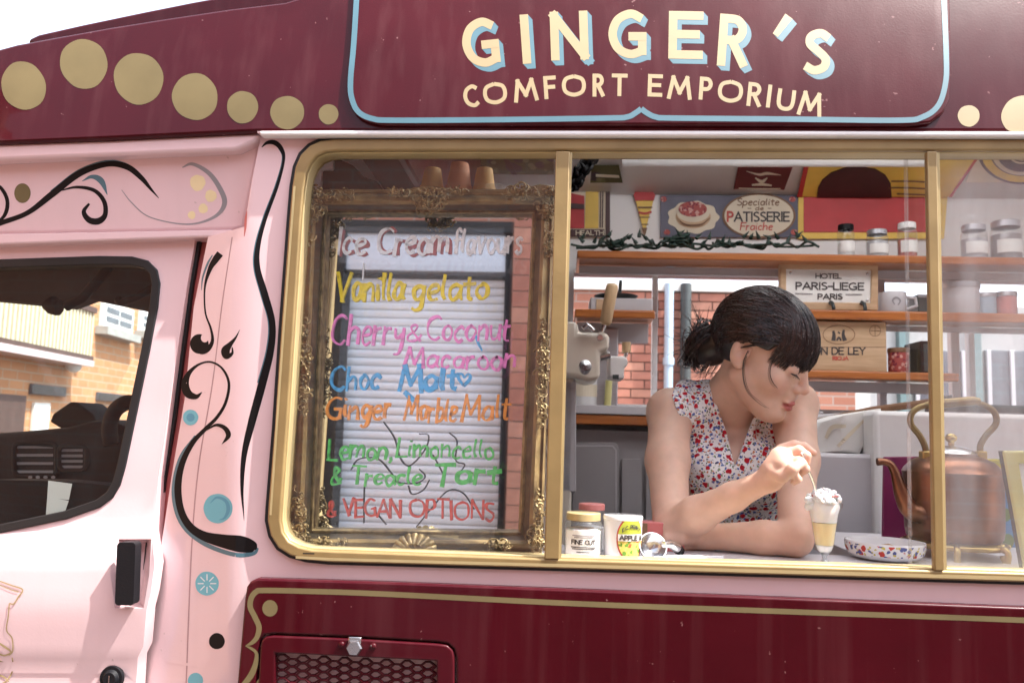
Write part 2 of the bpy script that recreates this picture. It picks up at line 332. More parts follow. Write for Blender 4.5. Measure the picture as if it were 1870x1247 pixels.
M['pink'] = pm('pink_paint', (.75, .545, .56), .32, var=.035, scale=5, bump=.03, bscale=220, coat=.8, chip=(.52, .38, .36))
M['seam'] = pm('seam_paint', (.40, .24, .25), .5)
M['jamb'] = pm('jamb_paint', (.52, .13, .12), .4, var=.1, coat=.3)
M['maroon'] = pm('maroon_paint', (.050, .0022, .0058), .3, var=.12, scale=6, bump=.035, bscale=260, coat=.26, crough=.04, spec=.12, chip=(.22, .10, .10))
M['maroon2'] = pm('maroon_sign_paint', (.056, .0028, .0065), .34, var=.16, scale=5, bump=.05, bscale=330, coat=.18, crough=.06, spec=.12, chip=(.24, .12, .12))
M['gold'] = pm('gold_paint', (.285, .195, .08), .42, metal=.25, var=.14, scale=14, bump=.05, bscale=140, coat=.2)
M['goldtrim'] = pm('cream_gold_trim', (.52, .41, .21), .33, metal=.3, var=.08)
M['cream'] = pm('cream_gold_lettering', (.36, .268, .135), .5, var=.06, coat=.4)
M['dotgold'] = pm('gold_dot_shade_tone', (.16, .125, .06), .6, var=.10, spec=.2)  # gold darkened to the shaded tone of the left fascia dots
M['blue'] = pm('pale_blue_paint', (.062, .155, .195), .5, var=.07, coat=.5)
M['cyan'] = pm('bright_blue_paint', (.12, .42, .50), .5, var=.07, coat=.5)
M['teal'] = pm('deep_teal_paint', (.05, .28, .40), .4, var=.07, coat=.5)
M['white'] = pm('white_paint', (.80, .79, .78), .4, var=.04)
M['panel'] = pm('white_laminate', (.82, .81, .80), .45, var=.04, scale=4)
M['greyp'] = pm('grey_laminate', (.36, .34, .35), .5, var=.06, scale=4)
M['lgrey'] = pm('light_grey_laminate', (.55, .53, .55), .5, var=.05, scale=4)
M['black'] = pm('black_paint', (.005, .004, .005), .55, var=.1, spec=.2)
M['greyswirl'] = pm('faded_grey_paint', (.27, .25, .26), .45, var=.1)
M['paleyel'] = pm('faded_yellow_paint', (.80, .66, .38), .45, var=.06)
M['rubber'] = pm('black_rubber', (.007, .007, .008), .6, var=.15, bump=.05)
M['plastic'] = pm('black_plastic', (.006, .006, .008), .6, spec=.25, var=.15, bump=.1, bscale=300)
M['liner'] = pm('headlining', (.035, .035, .04), .9, var=.12)
M['steel'] = pm('steel', (.62, .62, .63), .25, metal=1, var=.05)
M['alu'] = pm('aluminium', (.50, .50, .53), .38, metal=.7, var=.06, stretch=(1, 20, 20))
M['shutter'] = pm('galvanised_slat', (.74, .76, .79), .45, metal=.15, var=.07, scale=6)
M['bronze'] = pm('dull_bronze', (.26, .19, .09), .38, metal=1, var=.2)
M['brass'] = pm('brass', (.55, .40, .15), .3, metal=1, var=.12)
M['copper'] = pm('aged_copper', (.33, .15, .085), .34, metal=1, var=.2, c2=(.13, .065, .045), scale=16, bump=.06, bscale=30)
M['woodo'] = pm('varnished_shelf_wood', (.50, .17, .04), .35, var=.2, c2=(.33, .095, .02), scale=7, stretch=(1, 1, 14), coat=.5)
M['woodp'] = pm('pale_pine', (.62, .43, .27), .6, var=.12, c2=(.50, .33, .19), scale=9, stretch=(1, 1, 10))
M['handle'] = pm('turned_beech', (.60, .42, .24), .45, var=.15, stretch=(6, 6, 1))
M['machine'] = pm('cream_enamel', (.74, .68, .58), .3, var=.04, coat=.5)
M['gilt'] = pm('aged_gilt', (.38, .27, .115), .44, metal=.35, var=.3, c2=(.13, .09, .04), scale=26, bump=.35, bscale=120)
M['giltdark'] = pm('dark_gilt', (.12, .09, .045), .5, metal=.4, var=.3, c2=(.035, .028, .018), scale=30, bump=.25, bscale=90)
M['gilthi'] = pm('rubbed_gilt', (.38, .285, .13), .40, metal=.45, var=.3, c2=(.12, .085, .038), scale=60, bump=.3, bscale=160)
m_, n_, b_ = mnew('mirror_glass'); b_.inputs['Base Color'].default_value = (.80, .83, .85, 1); sset(b_, 'Metallic', 1); sset(b_, 'Roughness', .015); M['mirror'] = m_
M['pane'] = glass('window_glass', dirt=.007)
M['pane2'] = glass('streak_haze_glass', dirt=.075, dscale=5, streak=(4, 1, .7))  # dirt layer streaked to stand in for hazy reflections in the right pane
M['cabglass'] = glass('cab_glass', (.9, .93, .92), dirt=.005, refl=.55)
M['jar'] = glass('jar_glass', (.93, .95, .95), dirt=.03, rough=.03, dscale=40)
M['footglass'] = glass('thick_foot_glass', (.85, .87, .88), dirt=.2, rough=.05, dscale=70)
M['winep'] = pm('dark_red_print', (.14, .015, .018), .5, var=.25)
M['cling'] = glass('cellophane', (.95, .95, .95), dirt=.10, rough=.08, dscale=60)
for k, c in dict(w=(.95, .95, .95), rs=(.42, .09, .08), y=(.85, .66, .02), p=(.88, .26, .62), b=(.08, .42, .80), o=(.90, .34, .06), g=(.10, .55, .13), r=(.62, .09, .07), k=(.03, .03, .035)).items():
    m_ = pm('marker_'+k, c, .6, var=.12, scale=60); M['ink_'+k] = m_
    n_ = m_.node_tree; t_ = n_.nodes.new('ShaderNodeTexNoise'); t_.inputs['Scale'].default_value = 95; t_.inputs['Detail'].default_value = 5; tc_ = n_.nodes.new('ShaderNodeTexCoord')
    n_.links.new(tc_.outputs['Object'], t_.inputs['Vector']); r_ = n_.nodes.new('ShaderNodeMapRange'); r_.inputs[1].default_value = .34; r_.inputs[2].default_value = .50; r_.inputs[3].default_value = .62; r_.inputs[4].default_value = 1.
    n_.links.new(t_.outputs[0], r_.inputs[0]); n_.links.new(r_.outputs[0], n_.nodes['Principled BSDF'].inputs['Alpha'])
M['ink_sign'] = pm('sign_ink', (.06, .05, .05), .6); M['ink_br'] = pm('brown_ink', (.20, .10, .05), .6); M['ink_red'] = pm('red_ink', (.55, .08, .06), .6)
M['paper'] = pm('cream_paper', (.72, .64, .50), .7, var=.06); M['paperw'] = pm('white_paper', (.80, .79, .76), .7, var=.05)
M['navy'] = pm('navy_tin', (.09, .085, .13), .45, var=.15); M['red'] = pm('red_print', (.50, .035, .04), .5, var=.1); M['yellow'] = pm('yellow_print', (.80, .55, .10), .5, var=.08)
M['darkpr'] = pm('dark_print', (.06, .018, .02), .5, var=.2); M['magenta'] = pm('magenta_board', (.25, .015, .10), .5, c2=(.12, .01, .05), scale=4)
M['olive'] = pm('lime_gold_frame', (.62, .58, .24), .45, var=.08); M['green'] = pm('dark_green_cable', (.012, .035, .025), .5, var=.2)
M['waffle'] = pm('waffle_cup', (.72, .46, .17), .7, var=.12, bump=.3, bscale=90); M['waffle2'] = pm('pink_waffle_cup', (.66, .32, .17), .7, var=.12, bump=.3, bscale=90)
M['bagblk'] = pm('black_bag', (.005, .005, .006), .7, var=.3, bump=.4, bscale=20)
M['ham'] = dots('landscape_print', (.10, .09, .04), [(.16, .15, .07), (.08, .05, .06), (.20, .18, .10)], [9, 14, 25], [.35, .3, .25], .6)
M['floralb'] = dots('blue_floral_board', (.06, .22, .42), [(.55, .48, .08), (.14, .03, .16), (.10, .20, .05)], [14, 9, 22], [.32, .36, .3], .5)
M['cake'] = dots('berry_top', (.40, .09, .08), [(.62, .35, .30), (.2, .03, .06)], [60, 90], [.35, .3], .5)
M['creamw'] = pm('whipped_cream', (.86, .82, .80), .45, var=.04, sss=.3, bump=.3, bscale=70)
M['icecream'] = pm('vanilla_ice_cream', (.82, .66, .36), .5, var=.06, sss=.3); M['sauce'] = pm('raspberry_ripple', (.62, .22, .20), .4)
M['ceramic'] = pm('white_ceramic', (.80, .80, .80), .15, var=.02, coat=.6); M['biscuit'] = pm('wafer_biscuit', (.46, .30, .16), .8, var=.15, bump=.3, bscale=200)
M['floralw'] = dots('floral_rim', (.80, .79, .77), [(.55, .06, .04), (.10, .12, .3), (.6, .5, .1)], [70, 95, 120], [.34, .3, .25], .2)
M['skin_'] = None
M['road'] = pm('asphalt', (.09, .088, .088), .9, var=.2, scale=9, bump=.4, bscale=120); M['conc'] = pm('concrete', (.40, .39, .37), .85, var=.1, bump=.15)
M['brickO'] = brickmat('orange_brick', (.60, .28, .13), (.52, .23, .105), (.50, .37, .26))
M['brickR'] = brickmat('red_brick', (.40, .18, .12), (.34, .14, .09), (.36, .29, .25))
M['br1'] = pm('brick_a', (.42, .18, .125), .9, var=.12, bump=.3); M['br2'] = pm('brick_b', (.37, .15, .105), .9, var=.12, bump=.3); M['br3'] = pm('brick_c', (.47, .23, .16), .9, var=.12, bump=.3)
M['mortar'] = pm('mortar', (.33, .28, .25), .95, var=.1); M['tarmac'] = M['road']
M['slatc'] = pm('cream_railing', (.70, .62, .44), .6, var=.06); M['dkbrown'] = pm('brown_shutter', (.10, .055, .045), .6, var=.15)
M['winglass'] = pm('dark_window_glass', (.10, .11, .13), .08, var=.2); M['pipeblue'] = pm('blue_pipe', (.42, .55, .66), .4, var=.06); M['pipedk'] = pm('dark_pipe', (.045, .055, .055), .45, var=.15)
M['render'] = pm('pale_render', (.66, .64, .60), .85, var=.06); M['tealf'] = pm('teal_frame', (.14, .21, .21), .5, var=.1)
M['tyre'] = pm('tyre', (.02, .02, .02), .85, var=.2, bump=.2)
m_, n_, b_ = mnew('added_skylight_sheet'); b_.inputs['Base Color'].default_value = (.9, .9, .9, 1); tl = n_.nodes.new('ShaderNodeBsdfTranslucent'); tl.inputs[0].default_value = (.9, .9, .9, 1)
mx_ = n_.nodes.new('ShaderNodeMixShader'); mx_.inputs[0].default_value = .85; n_.links.new(b_.outputs[0], mx_.inputs[1]); n_.links.new(tl.outputs[0], mx_.inputs[2]); n_.links.new(mx_.outputs[0], n_.nodes['Material Output'].inputs[0]); M['frost'] = m_
# ------------------------------------------------------------------ the setting
def plane(name, x0, x1, y0, y1, z, mat, lab):
    o = new(name, [(x0, y0, z), (x1, y0, z), (x1, y1, z), (x0, y1, z)], [(0, 1, 2, 3)], mat, fix=False); o['kind'] = 'structure'; o['label'] = lab; return o
plane('ground', -400, 400, -400, 400, 0, M['road'], 'grey asphalt ground all around the van')
# building behind the photographer (seen in the mirror): brick piers and a roller shutter
VY = 3.2; MY = .105; VV = 2*MY+VY           # virtual depth of that wall in the mirror
t = thing('brick_unit', 'brick unit with grey roller shutter, seen in the gilt mirror', 'building', (at(760, 700, VV).x, -VY-.5, 0))
sx0 = at(618, 700, VV).x; sx1 = at(914, 700, VV).x; ztop = at(760, 492, VV).z; zhead = at(760, 402, VV).z
HB = 3.35
wl = MB()
wl.box((-9, -VY-.4, 0), (sx0-.10, -VY-.012, HB)); wl.box((sx1+.05, -VY-.4, 0), (9, -VY-.012, HB)); wl.box((sx0-.10, -VY-.4, zhead), (sx1+.05, -VY-.012, HB))
wl.build('wall', M['brickR'], t)
box('coping', (-9.05, -VY-.45, HB), (9.05, -VY+.06, HB+.1), M['conc'], t)
box('shutter_box', (sx0-.02, -VY-.25, ztop), (sx1+.02, -VY-.05, zhead-.07), M['alu'], t)
box('lintel', (sx0-.10, -VY-.3, zhead-.07), (sx1+.05, -VY-.005, zhead), M['rubber'], t)
for s, xa, xb in ((0, sx0-.10, sx0-.005), (1, sx1+.005, sx1+.05)): box('guide_rail', (xa, -VY-.2, 0), (xb, -VY-.02, zhead-.07), M['plastic'], t)
sh = box('shutter', (sx0, -VY-.19, 0), (sx1, -VY-.17, ztop+.02), M['plastic'], t, bevel=0)
prof = [(0, 0), (.010, .004), (.014, .014), (.014, .036), (.010, .046), (0, .047)]
V = []; F = []
for xx in (sx0+.004, sx1-.004): V += [(xx, -VY-.168+p, q) for p, q in prof]
F = [(i, i+1, i+7, i+6) for i in range(5)]+[(0, 6, 11, 5), tuple(range(6)), tuple(range(6, 12))]
sl0 = new('slat', V, F, M['shutter'], sh, smooth=50)
nsl = int(ztop/.049)
for k in range(1, nsl):
    c = sl0.copy(); col.objects.link(c); c.parent = sh; c.location.z = k*.049
# individually laid bricks of the pier that the mirror shows
def brickrun(name, parent, x0, x1, z0, z1, y, bw, bh, mats, depth=.03, mort=.008, lim=300):
    me = []
    for mm in mats:
        m_ = MB().box((0, 0, 0), (bw-mort, depth, bh-mort)); o_ = bpy.data.meshes.new('brick'); o_.from_pydata([tuple(v) for v in m_.v], [], m_.f); o_.materials.append(mm); me.append(o_)
    n = 0; row = 0; z = z0
    while z+bh <= z1+1e-6:
        x = x0-(bw/2 if row % 2 else 0)
        while x < x1-.01 and n < lim:
            a = max(x, x0); b = min(x+bw-mort, x1)
            if b-a > .03:
                o_ = bpy.data.objects.new(name, random.choice(me)); col.objects.link(o_); o_.parent = parent; o_.matrix_parent_inverse = Matrix.Translation(-wloc(parent))
                o_.location = (a, y+random.uniform(-.002, .002), z); o_.scale = ((b-a)/(bw-mort), 1, 1); n += 1
            x += bw
        z += bh; row += 1
pxr = at(1010, 700, VV).x
box('mortar_bed', (sx1+.053, -VY-.03, .7), (pxr, -VY-.0, zhead+.1), M['mortar'], t, bevel=0)
brickrun('brick', t, sx1+.055, pxr, .7, zhead+.1, -VY-.015, .215, .095, [M['br1'], M['br2'], M['br3'], M['br1']], depth=.027)
# low brick wall seen through the far windows of the van
BY = 5.6
zt = at(1300, 530, BY).z; xl = at(930, 600, BY).x; xr = at(1560, 600, BY).x
t = thing('brick_yard_wall', 'red brick yard wall with pipes, seen through the van behind the person', 'wall', ((xl+xr)/2, BY, 0))
box('wall', (xl, BY+.03, 0), (xr, BY+.3, zt-.02), M['mortar'], t, bevel=0)
box('coping', (xl-.03, BY-.03, zt-.018), (xr+.03, BY+.33, zt+.05), M['render'], t)
zb = at(1200, 760, BY).z
zb = zt-.02-math.floor((zt-.02-zb)/.075)*.075
brickrun('brick', t, at(1105, 640, BY).x, at(1480, 640, BY).x, zb, zt-.02, BY, .225, .075, [M['br1'], M['br2'], M['br3'], M['br1']], depth=.029, mort=.010)
box('lower_brickwork', (xl, BY, 0), (xr, BY+.029, zb-.006), M['brickR'], t, bevel=0)
box('left_brickwork', (xl, BY, zb), (at(1105, 640, BY).x-.01, BY+.029, zt-.02), M['brickR'], t, bevel=0)
box('right_brickwork', (at(1480, 640, BY).x+.01, BY, zb), (xr, BY+.029, zt-.02), M['brickR'], t, bevel=0)
for px, rr, mm, nm in ((1221, .038, 'pipeblue', 'blue_downpipe'), (1252, .045, 'pipedk', 'dark_downpipe')):
    x = at(px, 640, BY-.06).x; p = MB().tube([(x, BY-.06, 0), (x, BY-.06, zt+.04)], rr, 14)
    for z in (.6, 1.5, 2.2): p.lathe([(rr, z-.03), (rr+.01, z-.03), (rr+.01, z+.03), (rr, z+.03)], (x, BY-.06, 0), 14); p.box((x-.02, BY-.06, z-.02), (x+.02, BY+.01, z+.02))
    p.build(nm, M[mm], t, smooth=40)
# orange brick block of flats across the street, seen through the cab; its front runs away to the right
A = at(-20, 640, 4.5); B = at(285, 640, 8.1); A.z = B.z = 0; dr = (B-A).normalized(); nr = Vector((dr.y, -dr.x, 0))
t = thing('apartment_block', 'sunlit orange brick flats with slatted balcony, seen through the cab window', 'building', tuple((A+B)/2))
def hit(px, py, off=0.):
    """point of that receding front seen at a photo pixel"""
    d = cf*FPX + cr*(px-PW/2) - cu*(py-PH/2); P0 = A + nr*off
    return CAM + d*((P0-CAM).dot(nr)/d.dot(nr))
def fr(px, py): q = hit(px, py)-A; return q.dot(dr), q.z
def fbox(m, s0, s1, z0, z1, o0, o1):
    v = []
    for z in (z0, z1):
        for s, o in ((s0, o0), (s1, o0), (s1, o1), (s0, o1)):
            p = A+dr*s+nr*o; v.append((p.x, p.y, z))
    return m.add(v, [(0,1,2,3),(4,7,6,5),(0,4,5,1),(1,5,6,2),(2,6,7,3),(3,7,4,0)])
# front: object space along the wall so the brick courses follow it
bw_ = bpy.data.meshes.new('wall'); ang = math.atan2(dr.y, dr.x)
m_ = MB().box((-7, 0, 0), (6.2, 6, 4.0)); bw_.from_pydata([tuple(v) for v in m_.v], [], m_.f); bw_.materials.append(M['brickO'])
o = bpy.data.objects.new('wall', bw_); col.objects.link(o); o.parent = t; o.location = A-(A+B)/2; o.rotation_euler.z = ang
roof = MB(); fbox(roof, -7.1, 6.3, 4.0, 4.12, .15, -6.1); roof.build('roof', M['conc'], t)
def pf(name, x0, y0, x1, y1, o0, o1, mat, parent=None, bevel=.004):
    s0, z1 = fr(x0, (y0+y1)/2)[0], fr((x0+x1)/2, y0)[1]; s1, z0 = fr(x1, (y0+y1)/2)[0], fr((x0+x1)/2, y1)[1]
    m = MB(); fbox(m, s0, s1, z0, z1, o0, o1); return m.build(name, mat, parent or t, bevel=bevel), (s0, s1, z0, z1)
bal, q = pf('balcony', -150, 632, 128, 646, .002, .22, M['pink'])
s0, s1, z0, z1 = q; zz1 = fr(20, 535)[1]
rail = MB(); fbox(rail, s0, s1, zz1, zz1+.05, .15, .21); rail.build('top_rail', M['dkbrown'], bal)
rail = MB(); fbox(rail, s0, s1, z1+.001, z1+.04, .15, .21); rail.build('bottom_rail', M['dkbrown'], bal)
s = s0+.03
while s < s1-.03:
    m = MB(); fbox(m, s, s+.032, z1+.04, zz1, .165, .195); m.build('railing_slat', M['slatc'], bal); s += .066
pf('back_shade', -150, 540, 126, 632, .002, .02, M['dkbrown'], bal)
m = MB(); s_, z_ = fr(137, 660); fbox(m, s_-.05, s_+.03, z_, 3.9, .002, .07); m.build('downpipe', M['dkbrown'], t)
m = MB(); p = hit(135, 666, .08); m.blob(p, .07, 12, 8); m.build('wall_lamp', M['white'], t, smooth=60)
for a, b, c, d in ((180, 556, 236, 604), (250, 574, 300, 612)):
    wn, q = pf('window', a, b, c, d, .002, .05, M['white']); s0, s1, z0, z1 = q; hm = (s0+s1)/2
    for u0_, u1_ in ((s0+.06, hm-.02), (hm+.02, s1-.06)):
        for v0, v1 in ((z0+.06, (z0+z1)/2-.02), ((z0+z1)/2+.02, z1-.06)):
            m = MB(); fbox(m, u0_, u1_, v0, v1, .045, .056); m.build('pane', M['winglass'], wn)
    m = MB(); fbox(m, s0-.06, s1+.06, z0-.08, z0-.002, .002, .12); m.build('sill', M['conc'], wn)
for a, b, c, d in ((52, 703, 115, 722), (174, 718, 226, 733)): 
    wn, q = pf('basement_vent', a, b, c, d, .002, .03, M['winglass']); s0, s1, z0, z1 = q
    for k in range(4):
        m = MB(); fbox(m, s0, s1, z0+(z1-z0)*(k+.35)/4, z0+(z1-z0)*(k+.6)/4, .028, .045); m.build('louvre', M['dkbrown'], wn)
pf('brown_door', -60, 718, 37, 790, .002, .04, M['dkbrown']); pf('white_notice', 55, 735, 84, 792, .002, .03, M['paperw'])
# pale shop row seen through the far windows on the right
SY = 7.0; xa = at(1560, 640, SY).x; xb = at(2250, 640, SY).x
t = thing('pale_shop_row', 'pale rendered shop row with teal posts, behind the right-hand window', 'building', ((xa+xb)/2, SY, 0)); zt2 = at(1750, 585, SY).z
box('wall', (xa, SY, 0), (xb, SY+4, zt2), M['render'], t); box('parapet', (xa-.05, SY-.06, zt2), (xb+.05, SY+4.05, zt2+.14), M['conc'], t)
for px in (1645, 1775, 1900, 2010): box('teal_post', (at(px, 640, SY).x-.05, SY-.09, 0), (at(px, 640, SY).x+.05, SY-.002, zt2-.05), M['tealf'], t)
for px in (1665, 1795, 1925):
    x0 = at(px, 640, SY).x; x1 = at(px+92, 640, SY).x; wn = box('shop_window', (x0, SY-.05, at(px, 745, SY).z), (x1, SY-.002, at(px, 640, SY).z), M['winglass'], t)
    for xx in (x0, (x0+x1)/2-.02, x1-.04): box('frame_bar', (xx, SY-.075, at(px, 745, SY).z), (xx+.04, SY-.051, at(px, 640, SY).z), M['lgrey'], wn)
# ------------------------------------------------------------------ the van
def xz(x, y, Y): return Vector((x, Y, y))
van = thing('ice_cream_van', 'pink and maroon ice cream van with gold-framed serving window', 'van', (.6, .8, 0))
PXR = 3300
XR = at(PXR-12, 640, 0).x                        # right end of the body
def lerp(v, tab):
    if v <= tab[0][0]: return tab[0][1]
    for (a, b), (c, d) in zip(tab[:-1], tab[1:]):
        if v <= c:
            k = (v-a)/(c-a); k = k*k*(3-2*k); return b+(d-b)*k
    return tab[-1][1]
def lin(v, tab):
    if v <= tab[0][0]: return tab[0][1]
    for (a, b), (c, d) in zip(tab[:-1], tab[1:]):
        if v <= c: return b+(d-b)*(v-a)/(c-a)
    return tab[-1][1]
crease = [(240, 474), (430, 452), (560, 447), (700, 440), (800, 432), (1000, 430), (1247, 424), (1700, 380), (2300, 340)]
def body_y(x, y):
    return max(0., .33*(lin(y, crease)-x)/1111.)
PXR = 3300
fo_out = [(488, 950), (489, 930), (501, 780), (513, 600), (528, 400), (533, 340), (539, 305), (549, 282), (565, 266), (585, 257), (610, 254), (1100, 253), (1870, 254), (PXR, 257),
          (PXR, 1098), (1870, 1063), (1060, 1039), (600, 1026), (560, 1022), (530, 1014), (508, 1000), (494, 978)]
fo_in = [(512, 950), (513, 930), (524, 780), (536, 600), (549, 400), (554, 345), (559, 315), (567, 297), (578, 284), (594, 277), (612, 275), (1100, 274), (1870, 275), (PXR-30, 277),
         (PXR-30, 1077), (1870, 1046), (1060, 1022), (610, 1006), (570, 1004), (546, 998), (527, 988), (516, 972)]
def grow(loop, d):
    n = len(loop); out = []; ar = sum(loop[i][0]*loop[(i+1) % n][1]-loop[(i+1) % n][0]*loop[i][1] for i in range(n)); s = 1 if ar > 0 else -1
    for i in range(n):
        a = np.array(loop[i-1], float); b = np.array(loop[i], float); c = np.array(loop[(i+1) % n], float)
        t1 = (b-a)/np.hypot(*(b-a)); t2 = (c-b)/np.hypot(*(c-b)); t_ = t1+t2; t_ /= np.hypot(*t_); nn = np.array((t_[1], -t_[0]))*s
        out.append(tuple(b+nn*d))
    return out
jamb = [(380, 433), (354, 560), (337, 730), (315, 860), (296, 985), (292, 1010), (287, 1100), (268, 1180), (262, 1247), (250, 1500), (215, 2200)]
body_out = [(478, 240), (460, 330), (446, 414)] + jamb + [(PXR, 2500), (PXR, 240)]
body = sheet('body_side', body_out, [grow(fo_out, -4)], body_y, M['pink'], van, thick=.03, step=34, smooth=45, lines=[[(x, y) for y, x in crease[:-1]]])
for k, (a, b) in enumerate((((425, 432), (388, 700)), ((388, 700), (362, 850)), ((362, 850), (342, 1247)))): pass
ribbon('panel_seam', [[(424, 433, 2), (405, 560, 2), (388, 700, 2.2), (363, 850, 2.4), (350, 1000, 2.4), (340, 1247, 2.4), (330, 1500, 2)]], body_y, 0.00013, M['seam'], body)
ribbon('body_crease', [[(300, 1205, 5), (340, 1212, 5), (378, 1218, 2)]], body_y, 0.00013, M['pink'], body)
# painted scrolls on the pillar
def scroll(name, pts, mat, yf, eps, par): return ribbon(name, [pts], yf, eps, mat, par, n=10)
S1 = [(478, 269, 1.5), (488, 261, 6), (502, 261, 9), (514, 273, 8), (518, 293, 5), (506, 340, 6), (484, 400, 7), (471, 450, 9), (470, 490, 11), (484, 540, 13), (497, 590, 12), (494, 640, 13), (479, 700, 15), (460, 770, 14), (446, 830, 10), (442, 890, 6), (446, 950, .5)]
scroll('painted_scroll', S1, M['black'], body_y, 0.00021, body)
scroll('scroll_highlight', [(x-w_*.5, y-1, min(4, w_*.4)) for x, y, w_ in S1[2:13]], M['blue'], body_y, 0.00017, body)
S2 = [(402, 463, 13), (393, 475, 12), (383, 492, 8), (374, 525, 3.5), (375, 570, 3), (385, 600, 4), (388, 622, 6), (380, 637, 9), (368, 643, 8), (356, 638, 4)]
scroll('painted_scroll', S2, M['black'], body_y, 0.00021, body); disc('painted_dot', 364, 628, 17, 18, body_y, 0.00020, M['black'], body); disc('painted_dot', 374, 617, 7, 8, body_y, 0.00024, M['pink'], body)
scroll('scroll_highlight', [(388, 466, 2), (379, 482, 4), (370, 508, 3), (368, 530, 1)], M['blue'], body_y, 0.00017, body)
scroll('painted_scroll', [(438, 602, .5), (430, 617, 4), (420, 629, 9), (412, 640, 16), (414, 650, 12), (424, 645, 5), (424, 634, 2)], M['black'], body_y, 0.00021, body)
S4 = [(369, 716, 1), (358, 724, 9), (343, 718, 15), (338, 700, 14), (346, 680, 8), (364, 665, 4), (385, 661, 3.5), (406, 673, 4), (418, 700, 5), (412, 735, 5.5), (396, 762, 6), (376, 782, 7), (352, 808, 9), (333, 845, 11), (325, 888, 13), (330, 930, 13), (346, 960, 14), (372, 978, 17), (410, 988, 25), (440, 993, 30), (462, 998, 21), (469, 1001, 4)]
scroll('painted_scroll', S4, M['black'], body_y, 0.00021, body)
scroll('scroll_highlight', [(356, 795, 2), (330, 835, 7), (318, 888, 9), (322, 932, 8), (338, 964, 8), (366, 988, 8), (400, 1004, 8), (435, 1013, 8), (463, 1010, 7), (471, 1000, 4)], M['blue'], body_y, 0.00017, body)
scroll('painted_scroll', [(376, 786, 1), (394, 776, 5), (410, 781, 8), (417, 795, 9), (405, 811, .5)], M['black'], body_y, 0.00022, body)
for x, y, r, m in ((348, 762, 14, 'cyan'), (398, 928, 26.5, 'cyan'), (378, 1065, 21.5, 'cyan'), (396, 1170, 14.5, 'black'), (357, 1242, 14, 'cyan')): disc('painted_dot', x, y, r, r*1.02, body_y, 0.00021, M[m], body, wob=.01)
disc('painted_dot', 348, 762, 7.5, 7.5, body_y, 0.00024, M['teal'], body)
scroll('painted_crescent', [(384, 918, 1), (396, 908, 4), (412, 914, 6), (417, 930, 7), (410, 945, 4), (400, 949, 1)], M['teal'], body_y, 0.00024, body)
V = [[(378+math.cos(a)*6, 1065+math.sin(a)*6, 1.6), (378+math.cos(a)*17, 1065+math.sin(a)*17, 1.6)] for a in [k*math.pi/4 for k in range(8)]]
ribbon('painted_star', V, body_y, 0.00025, M['white'], body, smooth=False)
scroll('painted_mark', [(451, 385, 1), (449, 398, 4), (448, 415, 4), (446, 432, 1)], M['jamb'], body_y, 0.00017, body)
# window frame
gk = sheet('window_gasket', grow(fo_out, 4.5), [grow(fo_out, -3)], con(-.006), M['rubber'], van, thick=.014, step=0)
wf = sheet('window_frame', fo_out, [fo_in], con(-.014), M['gold'], van, thick=.05, step=0, bevel=.003)
sheet('inner_bead', grow(fo_in, 1.5), [grow(fo_in, -5)], con(-.004), M['goldtrim'], wf, thick=.03, step=0, bevel=.0015)
ribbon('frame_lip', [[(540, 1017, 5), (600, 1020.5, 5), (1060, 1033, 6), (1870, 1056, 7), (PXR-5, 1091, 8)]], con(-.014), .001, M['goldtrim'], wf, smooth=False)
ribbon('frame_lip', [[(494, 940, 4), (518, 600, 4), (538, 340, 4)]], con(-.014), .001, M['goldtrim'], wf, smooth=False)
ribbon('drain_slot', [[(553, 1010, 2.4), (574, 1010.5, 2.4)]], con(-.014), .001, M['rubber'], wf, smooth=False)
for a, b, c, d, e in ((1015, 1041, 994, 1021, 1021), (1693, 1712, 1707, 1725, 1042), (2560, 2590, 2590, 2622, 1065)):
    sheet('mullion', [(a, 276), (b, 276), (d, e), (c, e)], [], con(-.0165), M['gold'], wf, thick=.012, step=0, bevel=.002)
    ribbon('mullion_bead', [[(b+1.5, 279, 5), (d+1.5, e-2, 5)]], con(-.010), 0, M['goldtrim'] if a < 1500 else M['goldtrim'], wf, smooth=False)
sheet('fixed_pane', [(552, 276), (1018, 276), (998, 1021), (512, 1006)], [], con(.012), M['pane'], van, thick=.003, step=0)
sheet('fixed_pane', [(1702, 276), (2570, 277), (2600, 1066), (1716, 1044)], [], con(.012), M['pane2'], van, thick=.003, step=0)
sp = sheet('sliding_pane', [(1656, 279), (2100, 279), (2110, 1050), (1664, 1040)], [], con(.030), M['pane'], van, thick=.004, step=0)
sheet('pane_edge', [(1653, 279), (1658, 279), (1666, 1040), (1662, 1040)], [], con(.0285), M['pane2'], sp, thick=.007, step=0)
